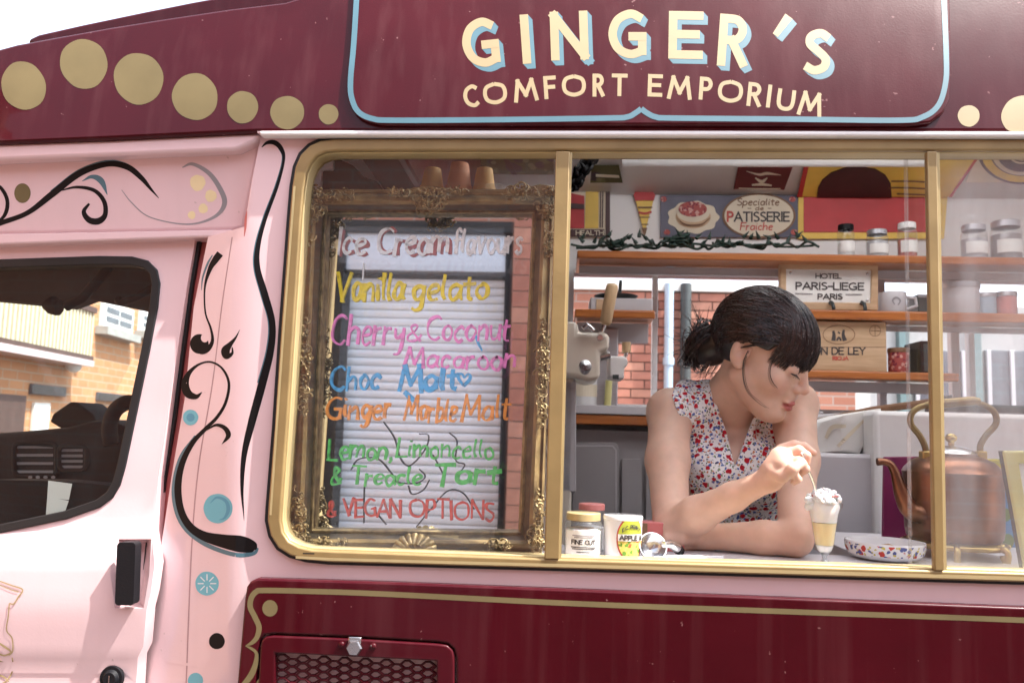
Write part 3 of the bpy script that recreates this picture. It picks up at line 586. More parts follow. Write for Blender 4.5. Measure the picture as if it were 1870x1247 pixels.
# lower maroon panel
lp_out = [(447, 1090), (450, 1072), (457, 1061), (470, 1056), (700, 1063), (1060, 1077), (1870, 1109), (PXR, 1165), (PXR, 2300), (370, 2200), (400, 1700), (430, 1280)]
vent_out = [(471, 1185), (474, 1168), (484, 1159), (500, 1157), (650, 1163), (800, 1172), (818, 1175), (829, 1185), (833, 1200), (833, 1560), (455, 1540)]
lp = sheet('lower_panel', lp_out, [vent_out], con(-.018), M['maroon'], van, thick=.02, step=90, bevel=.009)
lpy = con(-.018)
ribbon('gold_border', [[(445, 1250, 10), (459, 1231, 11), (467, 1210, 9), (468, 1192, 6), (458, 1183, 5), (448, 1179, 1)], [(448, 1179, 1), (460, 1173, 7), (469, 1163, 9), (473, 1145, 10), (466, 1127, 10), (457, 1108, 10), (459, 1091, 10), (468, 1080, 10), (482, 1077.5, 10), (560, 1079, 10), (700, 1084, 10), (1060, 1102, 10), (1460, 1117, 10), (1870, 1132, 10), (2600, 1162, 11)],
    [(445, 1250, 10), (432, 1290, 11), (440, 1330, 11), (430, 1380, 11)]], lpy, 0.00019, M['dotgold'], lp)
disc('painted_dot', 493, 1110, 14, 15, lpy, 0.00019, M['dotgold'], lp); disc('painted_dot', 483, 1249, 15, 15, lpy, 0.00019, M['dotgold'], lp)
vi = [(502, 1192), (797, 1207), (800, 1520), (495, 1505)]
vh = sheet('vent_hatch', grow(vent_out, -3.5), [vi], con(-.020), M['maroon'], van, thick=.02, step=0, bevel=.003)
sheet('vent_back', grow(vent_out, 6), [], con(.035), M['rubber'], vh, thick=.004, step=0)
V = []; F = []
def hexs(cx, cy, k):
    n = len(V); dy = .05*(cx-502)
    for sc, e in ((1.0, 0.), (.74, .001)):
        for (a, b) in ((-14, 0), (-5, -7.2), (5, -7.2), (14, 0), (5, 7.2), (-5, 7.2)): V.append(at(cx+a*sc*1.02, cy+dy+b*sc*1.02, -.010 + (.006 if b > 0 else 0) + e))
    F.extend([(n+i, n+(i+1) % 6, n+6+(i+1) % 6, n+6+i) for i in range(6)])
row = 0; cy = 1199
while cy < 1530:
    cx = 516 + (19 if row % 2 else 0) - .012*(cy-1190)
    while cx < 806: hexs(cx, cy, row); cx += 38
    cy += 7.2; row += 1
gr = new('mesh_grille', V, F, M['maroon'], vh, fix=False); md = gr.modifiers.new('solid', 'SOLIDIFY'); md.thickness = .003
for x, y in ((624, 1176), (682, 1179)):
    p = at(x, y, -.021); MB().blob(p, (.005, .004, .005), 12, 8).build('screw', M['maroon'], vh, smooth=60)
p = at(648, 1181, -.021); ax = Matrix.Rotation(R(90), 3, 'X')
lt = MB().lathe([(0, 0), (.013, 0), (.013, .006), (.011, .009), (0, .009)], p, 6, ax).build('latch', M['steel'], vh, smooth=30)
MB().box((p.x-.010, -.0245, p.z+.006), (p.x+.010, -.0205, p.z+.016)).build('latch_plate', M['steel'], lt, bevel=.001)
# fascia and roof
def fas_y(x, y):
    b = 262 if x < 0 else lin(x, [(0, 262), (200, 254), (470, 241), (640, 240), (PXR, 250)])
    d = (b-y)/1111.; back = max(0, d)
    return -.022 + .10*back + .55*back*back + (.5*((40-x)/1111.)**2 if x < 40 else 0)
top = [(-420, 330), (-330, 250), (-230, 180), (-120, 125), (-30, 98), (0, 89), (30, 81), (100, 68), (200, 50), (300, 34), (420, 16), (520, 4), (600, -20), (650, -110), (700, -210), (760, -270), (900, -295), (1500, -300), (PXR, -330)]
bot = [(PXR, 252), (1870, 241), (640, 240), (470, 241), (200, 254), (0, 262), (-200, 290), (-420, 345)]
fa = sheet('roof_fascia', top+bot, [], fas_y, M['maroon'], van, thick=.03, step=22, smooth=60, bevel=.006)
sp_out = [(648, -80), (643, 60), (635, 150), (636, 185), (648, 207), (668, 221), (700, 228), (1180, 228), (1660, 229), (1700, 224), (1724, 206), (1735, 180), (1738, 120), (1733, -80)]
sg = sheet('sign_panel', sp_out, [], lambda x, y: fas_y(x, y)-.010, M['maroon2'], van, thick=.012, step=20, smooth=60, bevel=.004)
sgy = lambda x, y: fas_y(x, y)-.010
ribbon('blue_border', [[(655, -80, 10), (651, 0, 10), (646, 80, 10), (640, 150, 10), (643, 182, 10), (655, 205, 10), (680, 217, 10), (720, 220, 10), (900, 219, 10), (1110, 216, 10), (1145, 214, 10), (1160, 207, 10), (1171, 199, 10)],
    [(1171, 199, 10), (1182, 207, 10), (1198, 214, 10), (1230, 216, 10), (1450, 218, 10), (1640, 220, 10), (1685, 214, 10), (1714, 192, 10), (1727, 150, 10), (1728, 100, 10), (1724, 0, 10), (1722, -80, 10)]], sgy, .0005, M['blue'], sg)
for x, y, a, b in ((43, 157, 40, 45), (153, 117, 43, 46), (253, 144, 45, 47.5), (356, 177, 41.5, 43), (443, 196, 28.5, 29.5), (524.5, 206, 31, 30.5), (600, 209, 18, 18.5), (1769, 212, 20, 19.5), (1866, 209, 39, 33), (1990, 190, 45, 46)):
    disc('painted_dot', x, y, a, b, fas_y, .00040, M['dotgold'] if x < 700 else M['cream'], fa, wob=.012, rot=R(-25) if a > 35 else 0)  # shade put into the left dots' gold, lit tone into the right ones
# roof cap that rises behind the fascia on the left, and the roof itself
sheet('roof_cap', [(50, 80), (54, 70), (70, 63), (150, 45), (260, 22), (350, 4), (450, -14), (640, -45), (640, 30), (420, 30), (200, 75), (100, 90)], [], con(.075), M['maroon'], van, thick=1.4, step=0, smooth=30, bevel=.02)
zr = at(1500, -262, .12).z
rp = [(.10, zr-.03), (.16, zr), (.35, zr+.05), (.9, zr+.07), (1.45, zr+.05), (1.66, zr), (1.74, zr-.08), (1.77, 2.45)]
V = []; F = []
xs = (-.30, .05, XR-.2, XR)
for xx in xs: V += [(xx, a, b) for a, b in rp]
n = len(rp)
for i in range(3):
    for j in range(n-1):
        if i == 1 and j in (1, 2): continue
        F.append((i*n+j, i*n+j+1, (i+1)*n+j+1, (i+1)*n+j))
ro = new('roof', V, F, M['maroon'], van, smooth=40); md = ro.modifiers.new('s', 'SOLIDIFY'); md.thickness = .012; md.offset = -1
new('added_skylight', [(.03, .15, zr+.02), (XR-.18, .15, zr+.02), (XR-.18, .91, zr+.078), (.03, .91, zr+.078)], [(0, 1, 2, 3)], M['frost'], van, fix=False)  # unseen roof light, added to let more daylight into the kitchen
box('roof_step', (-.32, .12, 2.10), (-.301, 1.74, zr+.045), M['maroon'], van)
# trim strip under the fascia
sheet('drip_trim', [(474, 239), (640, 238), (1870, 240), (PXR, 247), (PXR, 255), (1870, 249), (640, 247), (474, 247)], [], con(-.026), M['white'], van, thick=.02, step=0, bevel=.003)
sheet('fascia_soffit', [(470, 236), (PXR, 246), (PXR, 252), (470, 243)], [], con(-.02), M['pink'], van, thick=.05, step=0)
# lettering
def letters(spec, w, yf, eps, mat, name, parent, shadow=None):
    for ch, x0, x1, y0, y1, rot in spec:
        gw = GL[ch][0]; bw, bh = x1-x0-w, y1-y0-w
        if ch in 'I': sx = 1
        else: sx = bw/gw
        if ch == "'": gly = []
        cx, cy = (x0+x1)/2, (y0+y1)/2; V = []; F = []; V2 = []; F2 = []; rr = R(rot); e = 0
        hh = bh/10
        if ch == "'": P0 = [(False, [(x0+w*.45, y1-w*.5, w*.72), (x1-w*.55, y0+w*.5, w*1.05)])]
        else:
            P0 = []
            for sm, P in glyph(ch, 0, 0, sx, hh, w):
                Q = []
                for x, y, ww in P:
                    x -= (gw*sx)/2; y += bh/2; Q.append((cx+x*math.cos(rr)-y*math.sin(rr), cy+x*math.sin(rr)+y*math.cos(rr), ww))
                P0.append((sm, Q))
        for sm, Q in P0:
            ribv(Q, yf, eps+.00001*e, V, F, sm, 10, not sm); e += 1
            if shadow:
                for k in range(1, 7): ribv([(x+1.35*k, y+1.5*k, ww) for x, y, ww in Q], yf, eps-.00022-.00002*k-.000004*e, V2, F2, sm, 10, not sm)
        o = new(name, V, F, mat, parent, fix=False)
        if shadow: new('letter_shade', V2, F2, shadow, o, fix=False)
letters([('G', 844, 915, 33, 123, -6), ('I', 950, 969, 27, 117, -4), ('N', 1005, 1074, 21, 110, -2), ('G', 1111, 1185, 18, 107, 0), ('E', 1221, 1284, 21, 108, 1), ('R', 1312, 1366, 27, 122, 4), ("'", 1412, 1446, 27, 68, 0), ('S', 1466, 1519, 53, 137, 8)], 15.5, sgy, .00050, M['cream'], 'sign_letter', sg, M['blue'])
letters([('C', 846, 876, 155, 197, -9), ('O', 882, 926, 150, 191, -7), ('M', 937, 982, 144, 186, -6), ('F', 993, 1016, 139, 181, -4), ('O', 1026, 1070, 136, 177, 0), ('R', 1082, 1104, 135, 177, 0), ('T', 1117, 1146, 135, 176, 1),
         ('E', 1183, 1210, 136, 177, 2), ('M', 1219, 1264, 139, 182, 3), ('P', 1277, 1301, 141, 183, 4), ('O', 1311, 1357, 146, 188, 5), ('R', 1365, 1391, 151, 195, 6), ('I', 1399, 1410, 155, 197, 7), ('U', 1419, 1452, 160, 203, 8), ('M', 1458, 1503, 168, 213, 9)], 7.2, sgy, .00025, M['cream'], 'sign_letter', sg)
# ------------------------------------------------------------------ cab side
def cp_y(x, y): return .012 + .02*(y-272)/150. + (.0 if x > 0 else .4*(x/1111.)**2)
cpn = sheet('cab_roof_panel', [(-420, 352), (-200, 300), (0, 284), (432, 272), (474, 262), (446, 416), (425, 420), (0, 428), (-300, 450), (-420, 470)], [], cp_y, M['pink'], van, thick=.02, step=34, smooth=50, bevel=.006)
sheet('drip_rail', [(-420, 348), (-200, 290), (0, 263), (200, 256), (474, 243), (466, 258), (430, 274), (0, 292), (-200, 312), (-420, 362)], [], lambda x, y: -.012+(.0 if x > 0 else .4*(x/1111.)**2), M['pink'], van, thick=.03, step=40, bevel=.006)
sheet('door_header', [(-420, 468), (-200, 440), (0, 427), (425, 419), (432, 432), (355, 434), (0, 447), (-200, 458), (-420, 486)], [], lambda x, y: .022+(.0 if x > 0 else .4*(x/1111.)**2), M['pink'], van, thick=.04, step=0, bevel=.004)
C1 = [(-40, 424, 6), (0, 408, 9), (50, 389, 9), (95, 355, 12), (145, 317, 12), (195, 300, 10), (232, 305, 11), (258, 325, 9), (275, 345, 5), (290, 362, 1)]
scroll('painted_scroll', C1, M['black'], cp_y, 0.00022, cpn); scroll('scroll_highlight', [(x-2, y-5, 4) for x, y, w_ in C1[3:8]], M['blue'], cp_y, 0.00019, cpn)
scroll('painted_scroll', [(112, 348, 2), (140, 342, 5), (172, 348, 7), (190, 368, 8), (192, 392, 9), (180, 404, 12), (163, 402, 11), (153, 387, 8), (163, 372, 4)], M['black'], cp_y, 0.00023, cpn)
scroll('painted_comma', [(150, 331, 1), (168, 323, 7), (185, 331, 11), (196, 356, 1)], M['blue'], cp_y, 0.00024, cpn)
disc('painted_dot', 41, 353, 15, 18, cp_y, 0.00022, M['dotgold'], cpn)
scroll('painted_scroll', [(-20, 335, 2), (0, 342, 6), (13, 365, 7), (10, 390, 7), (-5, 404, 4), (-30, 400, 2)], M['black'], cp_y, 0.00022, cpn)
scroll('painted_scroll', [(333, 306, 2), (352, 300, 6), (382, 317, 8), (403, 347, 9), (410, 372, 9), (395, 394, 6), (360, 408, 3.5), (320, 408, 2.4), (270, 395, 2), (240, 370, 2), (222, 347, 1)], M['greyswirl'], cp_y, 0.00022, cpn)
for x, y, r in ((361, 334, 14), (385, 358, 10.5), (371, 381, 8.5), (350, 393, 7)): disc('painted_dot', x, y, r, r*1.05, cp_y, 0.00022, M['paleyel'], cpn, wob=.04)
# cab door
def door_y(x, y):
    b = lerp(y, [(440, .044), (700, .038), (900, .032), (960, .028), (1030, .004), (1110, .000), (1180, .004), (1204, .006), (1214, .014), (1260, .010), (2200, .03)])
    return b + (.0 if x > 0 else .35*(x/1111.)**2)
door_out = [(-420, 492), (-200, 462), (0, 450), (357, 435), (342, 520), (324, 640), (306, 770), (290, 870), (282, 968), (280, 1000), (283, 1030), (276, 1080), (268, 1112), (262, 1180), (252, 1200), (249, 1247), (238, 1500), (200, 2200), (-420, 2200)]
dwin = [(-360, 500), (-200, 484), (0, 476), (180, 470), (240, 471), (268, 478), (284, 494), (289, 518), (285, 560), (270, 640), (245, 760), (226, 850), (216, 885), (203, 907), (180, 924), (120, 945), (0, 970), (-200, 1008), (-360, 1034)]
hrec = [(216, 984), (276, 984), (272, 1050), (262, 1110), (210, 1110)]
dr_ = sheet('cab_door', door_out, [dwin, hrec], door_y, M['pink'], van, thick=.03, step=26, smooth=60, bevel=.003)
sheet('window_seal', grow(dwin, 3), [grow(dwin, -13)], lambda x, y: door_y(x, y)-.003, M['rubber'], dr_, thick=.03, step=0, bevel=.002)
sheet('door_glass', grow(dwin, -6), [], lambda x, y: .055+(.0 if x > 0 else .35*(x/1111.)**2), M['cabglass'], dr_, thick=.004, step=50)
# handle recess with bar
V = []; F = []
n = len(hrec); gh = grow(hrec, 3)
V = [at(x, y, door_y(x, y)+.001) for x, y in hrec]+[at(x+(238-x)*.25, y+(1047-y)*.12, door_y(x, y)+.040) for x, y in hrec]
F = [(i, (i+1) % n, n+(i+1) % n, n+i) for i in range(n)]+[tuple(range(n, 2*n))]
new('handle_recess', V, F, M['pink'], dr_, smooth=40)
ho = rrect(212, 990, 246, 1105, 7); ho = [(x-(y-990)*.035+1.5, y) for x, y in ho]
sheet('door_handle', ho, [], con(-.016), M['plastic'], dr_, thick=.02, step=0, bevel=.004)
p = at(206, 1236, door_y(206, 1236)-.001); lk = MB().lathe([(0, .010), (.010, .011), (.014, .006), (.019, .006), (.020, 0), (0, 0)], p, 28, ax).build('lock_cylinder', M['plastic'], dr_, smooth=35)
p2 = p+Vector((0, -.0115, 0)); MB().box((p2.x-.001, p2.y-.0006, p2.z-.006), (p2.x+.001, p2.y, p2.z+.006)).build('keyhole', M['steel'], lk)
G = [[(-5, 1059, 2), (20, 1068, 2.4), (41, 1076, 2.6), (33, 1090, 2.4), (25, 1102, 2.4), (17, 1101, 2)], [(-5, 1066, 1.6), (20, 1076, 1.8), (34, 1080, 2)], [(17, 1101, 2.2), (15, 1125, 2.2), (12, 1150, 2.2), (22, 1165, 2.4), (23, 1188, 2.4), (16, 1196, 2)], [(-5, 1172, 3), (8, 1180, 4), (20, 1190, 3), (8, 1196, 3), (-5, 1192, 3)], [(22, 1200, 2), (24, 1220, 2.4), (14, 1240, 2.4), (0, 1250, 2)], [(-5, 1205, 3), (10, 1212, 3.5), (18, 1222, 2)], [(-5, 1230, 3), (8, 1236, 3), (16, 1244, 2)]]
ribbon('gold_scrollwork', G, door_y, .0012, M['cream'], dr_)
# door jamb plate behind the gap
sheet('door_jamb', [(300, 425), (400, 425), (372, 560), (345, 730), (328, 870), (312, 1000), (305, 1100), (290, 1247), (255, 2200), (150, 2200), (205, 1247), (240, 960)], [], con(.062), M['jamb'], van, thick=.01, step=0)
sheet('door_gap_seal', [(350, 440), (366, 440), (352, 520), (336, 640), (319, 770), (302, 870), (290, 968), (287, 1000), (290, 1030), (283, 1080), (276, 1112), (268, 1180), (258, 1200), (254, 1400), (230, 1400), (240, 1200), (255, 1100), (268, 970), (280, 860), (310, 640)], [], con(.052), M['rubber'], van, thick=.008, step=0)
# cab interior and the rest of the shell
XB = at(520, 640, .04).x-.10                     # bulkhead between cab and kitchen
XF = -2.0
zs = at(0, 900, .06).z
box('cab_ceiling', (-1.55, .10, 2.10), (XB-.05, 1.68, 2.16), M['liner'], van)
sheet('headlining', [(-300, 480), (300, 480), (290, 572), (160, 545), (120, 560), (-300, 520)], [], con(.55), M['liner'], van, thick=.05, step=0)
MB().tube([at(x, y, .50) for x, y in ((120, 560), (150, 545), (180, 510), (200, 485))], .012, 8).build('headlining_rib', M['plastic'], van, smooth=60)
gh_ = MB().tube([Vector(p) for p in crom([tuple(at(x, y, .45)) for x, y in ((215, 545), (222, 552), (248, 543), (280, 525))], 5)], .009, 8); gh_.build('grab_handle', M['plastic'], van, smooth=60)
MB().tube([at(90, 552, .5), at(98, 560, .5), at(108, 562, .5)], .02, 8).build('sun_visor_clip', M['plastic'], van, smooth=60)
db = sheet('dashboard', [(-420, 800), (-100, 795), (0, 790), (40, 787), (120, 780), (165, 768), (195, 766), (225, 780), (248, 800), (235, 900), (200, 1010), (-420, 1150)], [], lambda x, y: .42-.1*max(0, (y-800)/100.), M['plastic'], van, thick=.6, step=40, smooth=40, bevel=.015)
ds = lambda x, y: .42-.1*max(0, (y-800)/100.)
for cx, cy, rx, ry in ((62, 838, 42, 34), (130, 836, 28, 26)):
    o_ = sheet('dash_vent', rrect(cx-rx, cy-ry, cx+rx, cy+ry, 14), [rrect(cx-rx+6, cy-ry+6, cx+rx-6, cy+ry-6, 10)], lambda x, y: ds(x, y)-.012, M['plastic'], db, thick=.02, step=0, bevel=.003)
    for k in range(4): ribbon('vent_louvre', [[(cx-rx+7, cy-ry+12+k*(2*ry-20)/3.2, 5), (cx+rx-7, cy-ry+12+k*(2*ry-20)/3.2, 5)]], ds, .004, M['greyswirl'], o_, smooth=False)
for k in range(4): disc('dash_button', 55+14*k, 871, 4, 3, ds, .012, M['greyswirl'], db)
q = [Vector(p) for p in crom([tuple(at(x, y, .30)) for x, y in ((204, 812), (200, 780), (210, 750), (232, 735), (252, 740))], 6)]
MB().tube(q, .016, 10).build('steering_wheel', M['plastic'], van, smooth=60)
sheet('dash_binnacle', [(90, 770), (96, 755), (128, 733), (140, 735), (168, 756), (174, 770), (150, 780), (110, 782)], [], con(.62), M['plastic'], van, thick=.12, step=0, bevel=.006)
sheet('door_card', [(-420, 905), (0, 876), (110, 878), (200, 886), (215, 900), (190, 1100), (-420, 1200)], [], con(.075), M['plastic'], van, thick=.05, step=0)
ribbon('white_patch', [[(110, 880, 44), (106, 910, 40), (98, 948, 30)]], con(.07), .0, M['paperw'], dr_, smooth=False)  # plain white strip on the inside of the cab door
# far side, floor, ends, nose
box('cab_floor', (XF, .12, .42), (XB, 1.70, .50), M['rubber'], van); box('kitchen_floor', (XB, .06, .42), (XR, 1.74, .50), M['greyp'], van)
box('far_cab_door', (XF, 1.70, .45), (XB, 1.76, at(100, 815, 1.7).z), M['pink'], van)
sheet('bonnet_nose', [(XF-.5, .45), (XF+.35, .45), (XF+.35, 1.25), (XF+.05, 1.33), (XF-.35, 1.12), (XF-.5, .9)], [], con(.16), M['pink'], van, thick=1.45, step=0, bevel=.05, proj=xz)
new('windscreen', [(XF+.15, .18, 1.33), (XF+.15, 1.70, 1.33), (-1.45, 1.6, 2.15), (-1.45, .25, 2.15)], [(0, 1, 2, 3)], M['cabglass'], van, fix=False)
box('bulkhead', (XB-.03, .40, .5), (XB, 1.74, 2.40), M['panel'], van); box('end_wall', (XR-.03, .05, .42), (XR, 1.76, zr-.02), M['panel'], van)
for x in (-1.35, 1.75):
    for yy in (.03, 1.55):
        wh = MB().lathe([(.18, .0), (.30, .01), (.33, .05), (.33, .15), (.30, .19), (.18, .2)], (x, yy+.2, .33), 40, ax).build('wheel', M['tyre'], van, smooth=40)
        MB().lathe([(0, .03), (.10, .02), (.17, .05), (.185, .01), (.185, .19), (0, .17)], (x, yy+.2, .33), 32, ax).build('rim', M['steel'], wh, smooth=40)
# ------------------------------------------------------------------ kitchen interior fixed to the van
FW = 1.62
z_h = at(1300, 497, FW).z; z_l = at(1300, 742, FW).z; z_w = at(1200, 352, FW).z
xw0 = at(1046, 620, FW).x
fwall = sheet('far_wall', [(XB, .42), (XR, .42), (XR, z_w+.02), (XB, z_w+.02)], [[(xw0, z_l), (XR-.15, z_l), (XR-.15, z_h), (xw0, z_h)]], con(FW), M['panel'], van, thick=.06, step=0, proj=xz)
sheet('far_outer_skin', [(XB, .35), (XR, .35), (XR, 2.5), (XB, 2.5)], [[(xw0, z_l), (XR-.15, z_l), (XR-.15, z_h), (xw0, z_h)]], con(1.75), M['pink'], van, thick=.02, step=0, proj=xz)
new('far_pane', [(xw0, 1.72, z_l), (XR-.15, 1.72, z_l), (XR-.15, 1.72, z_h), (xw0, 1.72, z_h)], [(0, 1, 2, 3)], M['pane'], van, fix=False)
for px, ww in ((1196, .02), (1440, .03), (1612, .025), (1745, .03), (1775, .02)):
    x = at(px, 620, 1.68).x; box('window_bar', (x-ww/2, 1.68, z_l), (x+ww/2, 1.715, z_h), M['white'] if px != 1612 else M['lgrey'], van)
# ceiling: a slope down to the far wall, then flat
cl = [(FW, z_w), (FW-.30, z_w+.155), (1.0, z_w+.26)]
V = []; F = []
for xx in (XB, XR): V += [(xx, a, b) for a, b in cl]
F = [(0, 1, 4, 3), (1, 2, 5, 4)]
ce = new('ceiling_slope', V, F, M['panel'], van, smooth=60); md = ce.modifiers.new('s', 'SOLIDIFY'); md.thickness = .01
cz2 = z_w+.26
m = MB(); m.box((XB, .06, cz2-.0), (.05, .999, cz2+.012)); m.box((XR-.2, .06, cz2), (XR, .999, cz2+.012)); m.box((.05, .06, cz2), (XR-.2, .16, cz2+.012)); m.build('ceiling', M['panel'], van)
def cpt(px, py):
    """point on the sloping ceiling"""
    d = cf*FPX + cr*(px-PW/2) - cu*(py-PH/2); a = Vector((0, cl[0][0], cl[0][1])); nn = Vector((0, .155, .30)).normalized(); tt = (a-CAM).dot(nn)/d.dot(nn)
    return CAM + d*tt
def cquad(name, pts, mat, lift, parent=None, **k):
    lift += .011; nn = Vector((0, -.155, -.30)).normalized(); V = [cpt(*p)+nn*lift for p in pts]+[cpt(*p)+nn*(lift-.004) for p in pts]; n = len(pts)
    return new(name, V, [tuple(range(n)), tuple(range(n, 2*n))[::-1]]+[(i, (i+1) % n, n+(i+1) % n, n+i) for i in range(n)], mat, parent)
lg = MB(); a = cpt(1135, 291); b = cpt(1690, 291); lg.tube([a+Vector((0, -.02, -.02)), b+Vector((0, -.02, -.02))], .014, 10); lg.build('ceiling_conduit', M['white'], van, smooth=60)
# shelves
SHY = 1.34
def shelf(name, x0, x1, y0, y1, rail, ov=None):
    z1 = at(x0, y0, SHY).z; z0 = at(x0, y1, SHY).z; xa = at(x0, y0, SHY).x; xb = at(x1, y0, SHY).x if x1 < 1900 else XR-.03
    o = box(name, (xa, SHY+.02, z0+.002), (xb, FW-.002, z1), M['woodo'], van, .002)
    box('shelf_lip', (xa, SHY, z0), (xb, SHY+.0195, z1+.004), M['woodo'], o, .005)
    if rail: box('shelf_rail', (xa+.01, SHY+.12, at(x0, rail, SHY+.12).z), (xb-.01, SHY+.14, z0-.001), M['lgrey'], o, .002)
    return z1
z1s = shelf('shelf', 1054, 2400, 459, 471, 499)
z2l = shelf('shelf', 1050, 1197, 566, 579, 624); z2r = shelf('shelf', 1478, 2400, 567, 582, 601)
z3r = shelf('shelf', 1470, 1752, 677, 690, 714)
zct = at(1100, 757, SHY-.02).z
cb = box('back_counter', (at(1042, 757, SHY).x-.3, SHY-.02, at(1100, 775, SHY-.02).z), (at(1500, 760, SHY).x, FW-.002, zct), M['woodo'], van, .003)
box('counter_top', (at(1042, 757, SHY).x-.3, SHY-.025, zct+.001), (at(1500, 760, SHY).x, FW-.003, zct+.03), M['lgrey'], cb, .003)
CABY = SHY+.01
box('cabinet_carcass', (XB+.01, CABY+.02, .5), (XR-.04, FW-.002, zct-.05), M['greyp'], van, 0)
for a, b, c, d in ((1046, 808, 1130, 1180), (1136, 838, 1172, 1180), (1180, 838, 1330, 1180), (1340, 838, 1480, 1180)):
    p0 = at(a, b, CABY-.005); p1 = at(c, d, CABY-.005)
    o = sheet('cabinet_door', rrect(a, b, c, d, 12 if a < 1100 else 3), [], con(CABY-.005), M['greyp'], van, thick=.02, step=0, bevel=.004)
    if a < 1100: ribbon('door_gasket', [[(a+3, 808+6, 2.5), (c-11, 808+6, 2.5), (c-5, 822, 2.5), (c-5, 1100, 2.5)]], con(CABY-.005), .002, M['lgrey'], o, smooth=False)
# serving counter behind the window
zc = at(1300, 1031, .04).z
ctr = box('serving_counter', (at(560, 1000, .03).x, .036, zc-.03), (XR-.04, .215, zc), M['lgrey'], van, .003)
xk = at(1580, 1000, .2).x
box('counter_return', (xk, .2155, zc-.03), (XR-.04, .60, zc-.0005), M['lgrey'], ctr, .002)
box('counter_front', (at(560, 1000, .03).x, .20, .5), (XR-.05, .213, zc-.031), M['greyp'], ctr, 0)
# ------------------------------------------------------------------ gilt mirror with the painted menu
MG = con(MY)
mi = thing('gilt_mirror', 'ornate gilt-framed mirror with the handwritten ice cream flavours, in the left window', 'mirror', tuple(at(765, 1005, .08)))
gi = [(598, 392), (972, 392), (946, 968), (573, 964)]
go = [(552, 346), (1014, 346), (990, 1012), (520, 1008)]
sheet('mirror_glass', grow(gi, 6), [], MG, M['mirror'], mi, thick=.004, step=0)
def band(name, g0, g1, ys, mat, prof=None):
    """mitred moulding swept round between two loops; ys = list of (fraction, y)"""
    V = []; F = []; n = 4
    for k, (fr_, yy) in enumerate(ys):
        for i in range(4):
            x = g0[i][0]+(g1[i][0]-g0[i][0])*fr_; y = g0[i][1]+(g1[i][1]-g0[i][1])*fr_; V.append(at(x, y, yy))
    m_ = len(ys)
    for k in range(m_-1):
        for i in range(4): F.append((k*4+i, k*4+(i+1) % 4, (k+1)*4+(i+1) % 4, (k+1)*4+i))
    return new(name, V, F, mat, mi, smooth=35, fix=False)
g1 = [(590, 384), (980, 384), (955, 977), (565, 973)]; g2 = [(578, 374), (990, 374), (965, 986), (553, 983)]
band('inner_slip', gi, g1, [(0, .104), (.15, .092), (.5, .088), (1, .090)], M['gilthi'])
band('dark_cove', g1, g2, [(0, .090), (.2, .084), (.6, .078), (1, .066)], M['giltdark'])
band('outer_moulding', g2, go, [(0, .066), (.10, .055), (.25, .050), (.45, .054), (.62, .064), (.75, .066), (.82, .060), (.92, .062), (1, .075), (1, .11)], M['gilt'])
def ornament(name, spots, seed, mat='gilthi', rmin=2.5, rmax=6):
    """cast plaster scrollwork: curled leaves and beads"""
    rd = random.Random(seed); m = MB()
    for (cx, cy, rx, ry, n) in spots:
        for k in range(n):
            a = rd.uniform(0, 6.28); q = math.sqrt(rd.random()); x = cx+rx*q*math.cos(a); y = cy+ry*q*math.sin(a); r = rd.uniform(rmin, rmax)
            dep = .048-.014*(1-q)+rd.uniform(-.004, .004)
            if rd.random() < .6:   # curled leaf
                b = rd.uniform(0, 6.28); P = []; rr = []
                s_ = rd.choice((-1, 1))
                for j in range(6):
                    th = b+s_*j*.55; rad = r*1.7*(1-j*.11); P.append(at(x+rad*math.cos(th), y+rad*math.sin(th), dep-.0012*j)); rr.append((r*.42*(1-.12*j))/1060)
                m.tube(P, rr, 6)
            else:
                m.blob(at(x, y, dep), (r*.8/1060, .006, r*.6/1060), 7, 5, Matrix.Rotation(rd.uniform(0, 3), 3, 'Y'))
    return m.build(name, M[mat], mi, smooth=60)
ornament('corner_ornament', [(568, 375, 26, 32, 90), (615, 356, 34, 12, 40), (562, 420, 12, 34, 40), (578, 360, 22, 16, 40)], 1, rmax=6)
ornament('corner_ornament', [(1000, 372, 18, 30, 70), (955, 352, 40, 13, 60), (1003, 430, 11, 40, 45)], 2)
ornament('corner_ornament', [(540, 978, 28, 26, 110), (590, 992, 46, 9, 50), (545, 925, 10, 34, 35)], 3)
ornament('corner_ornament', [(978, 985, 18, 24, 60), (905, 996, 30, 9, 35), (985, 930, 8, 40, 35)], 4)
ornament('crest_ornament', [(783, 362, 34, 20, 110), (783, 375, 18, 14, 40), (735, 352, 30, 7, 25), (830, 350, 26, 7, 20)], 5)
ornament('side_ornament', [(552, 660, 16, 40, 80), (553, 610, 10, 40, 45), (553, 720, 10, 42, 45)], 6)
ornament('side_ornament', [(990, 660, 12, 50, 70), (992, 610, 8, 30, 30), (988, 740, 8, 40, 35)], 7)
m = MB()
for k in range(9):   # shell
    a = R(-80+20*k); c = at(758, 1006, .05); tip = at(758+38*math.sin(a), 1004-28*math.cos(a), .052); m.tube([c, (c+tip)/2+Vector((0, -.010, 0)), tip], [.004, .0065, .006], 8)
m.build('shell_ornament', M['gilthi'], mi, smooth=60)
ar = sheet('cresting', [(552, 352), (560, 346), (620, 349), (680, 352), (730, 348), (755, 342), (783, 338), (812, 342), (850, 346), (900, 348), (950, 344), (985, 336), (1012, 338), (1014, 356), (552, 358)], [], con(.062), M['gilt'], mi, thick=.04, step=0, bevel=.004)
TG = con(.1035)
def hand(s, x0, x1, y, h, w, ink, slope=0., shear=.12, jit=1.2, lift=2.5, e=.002): return text('menu_writing', s, x0, x1, y, h, w*.82, TG, e, M['ink_'+ink], mi, slope, shear, jit, 1.5, lift)
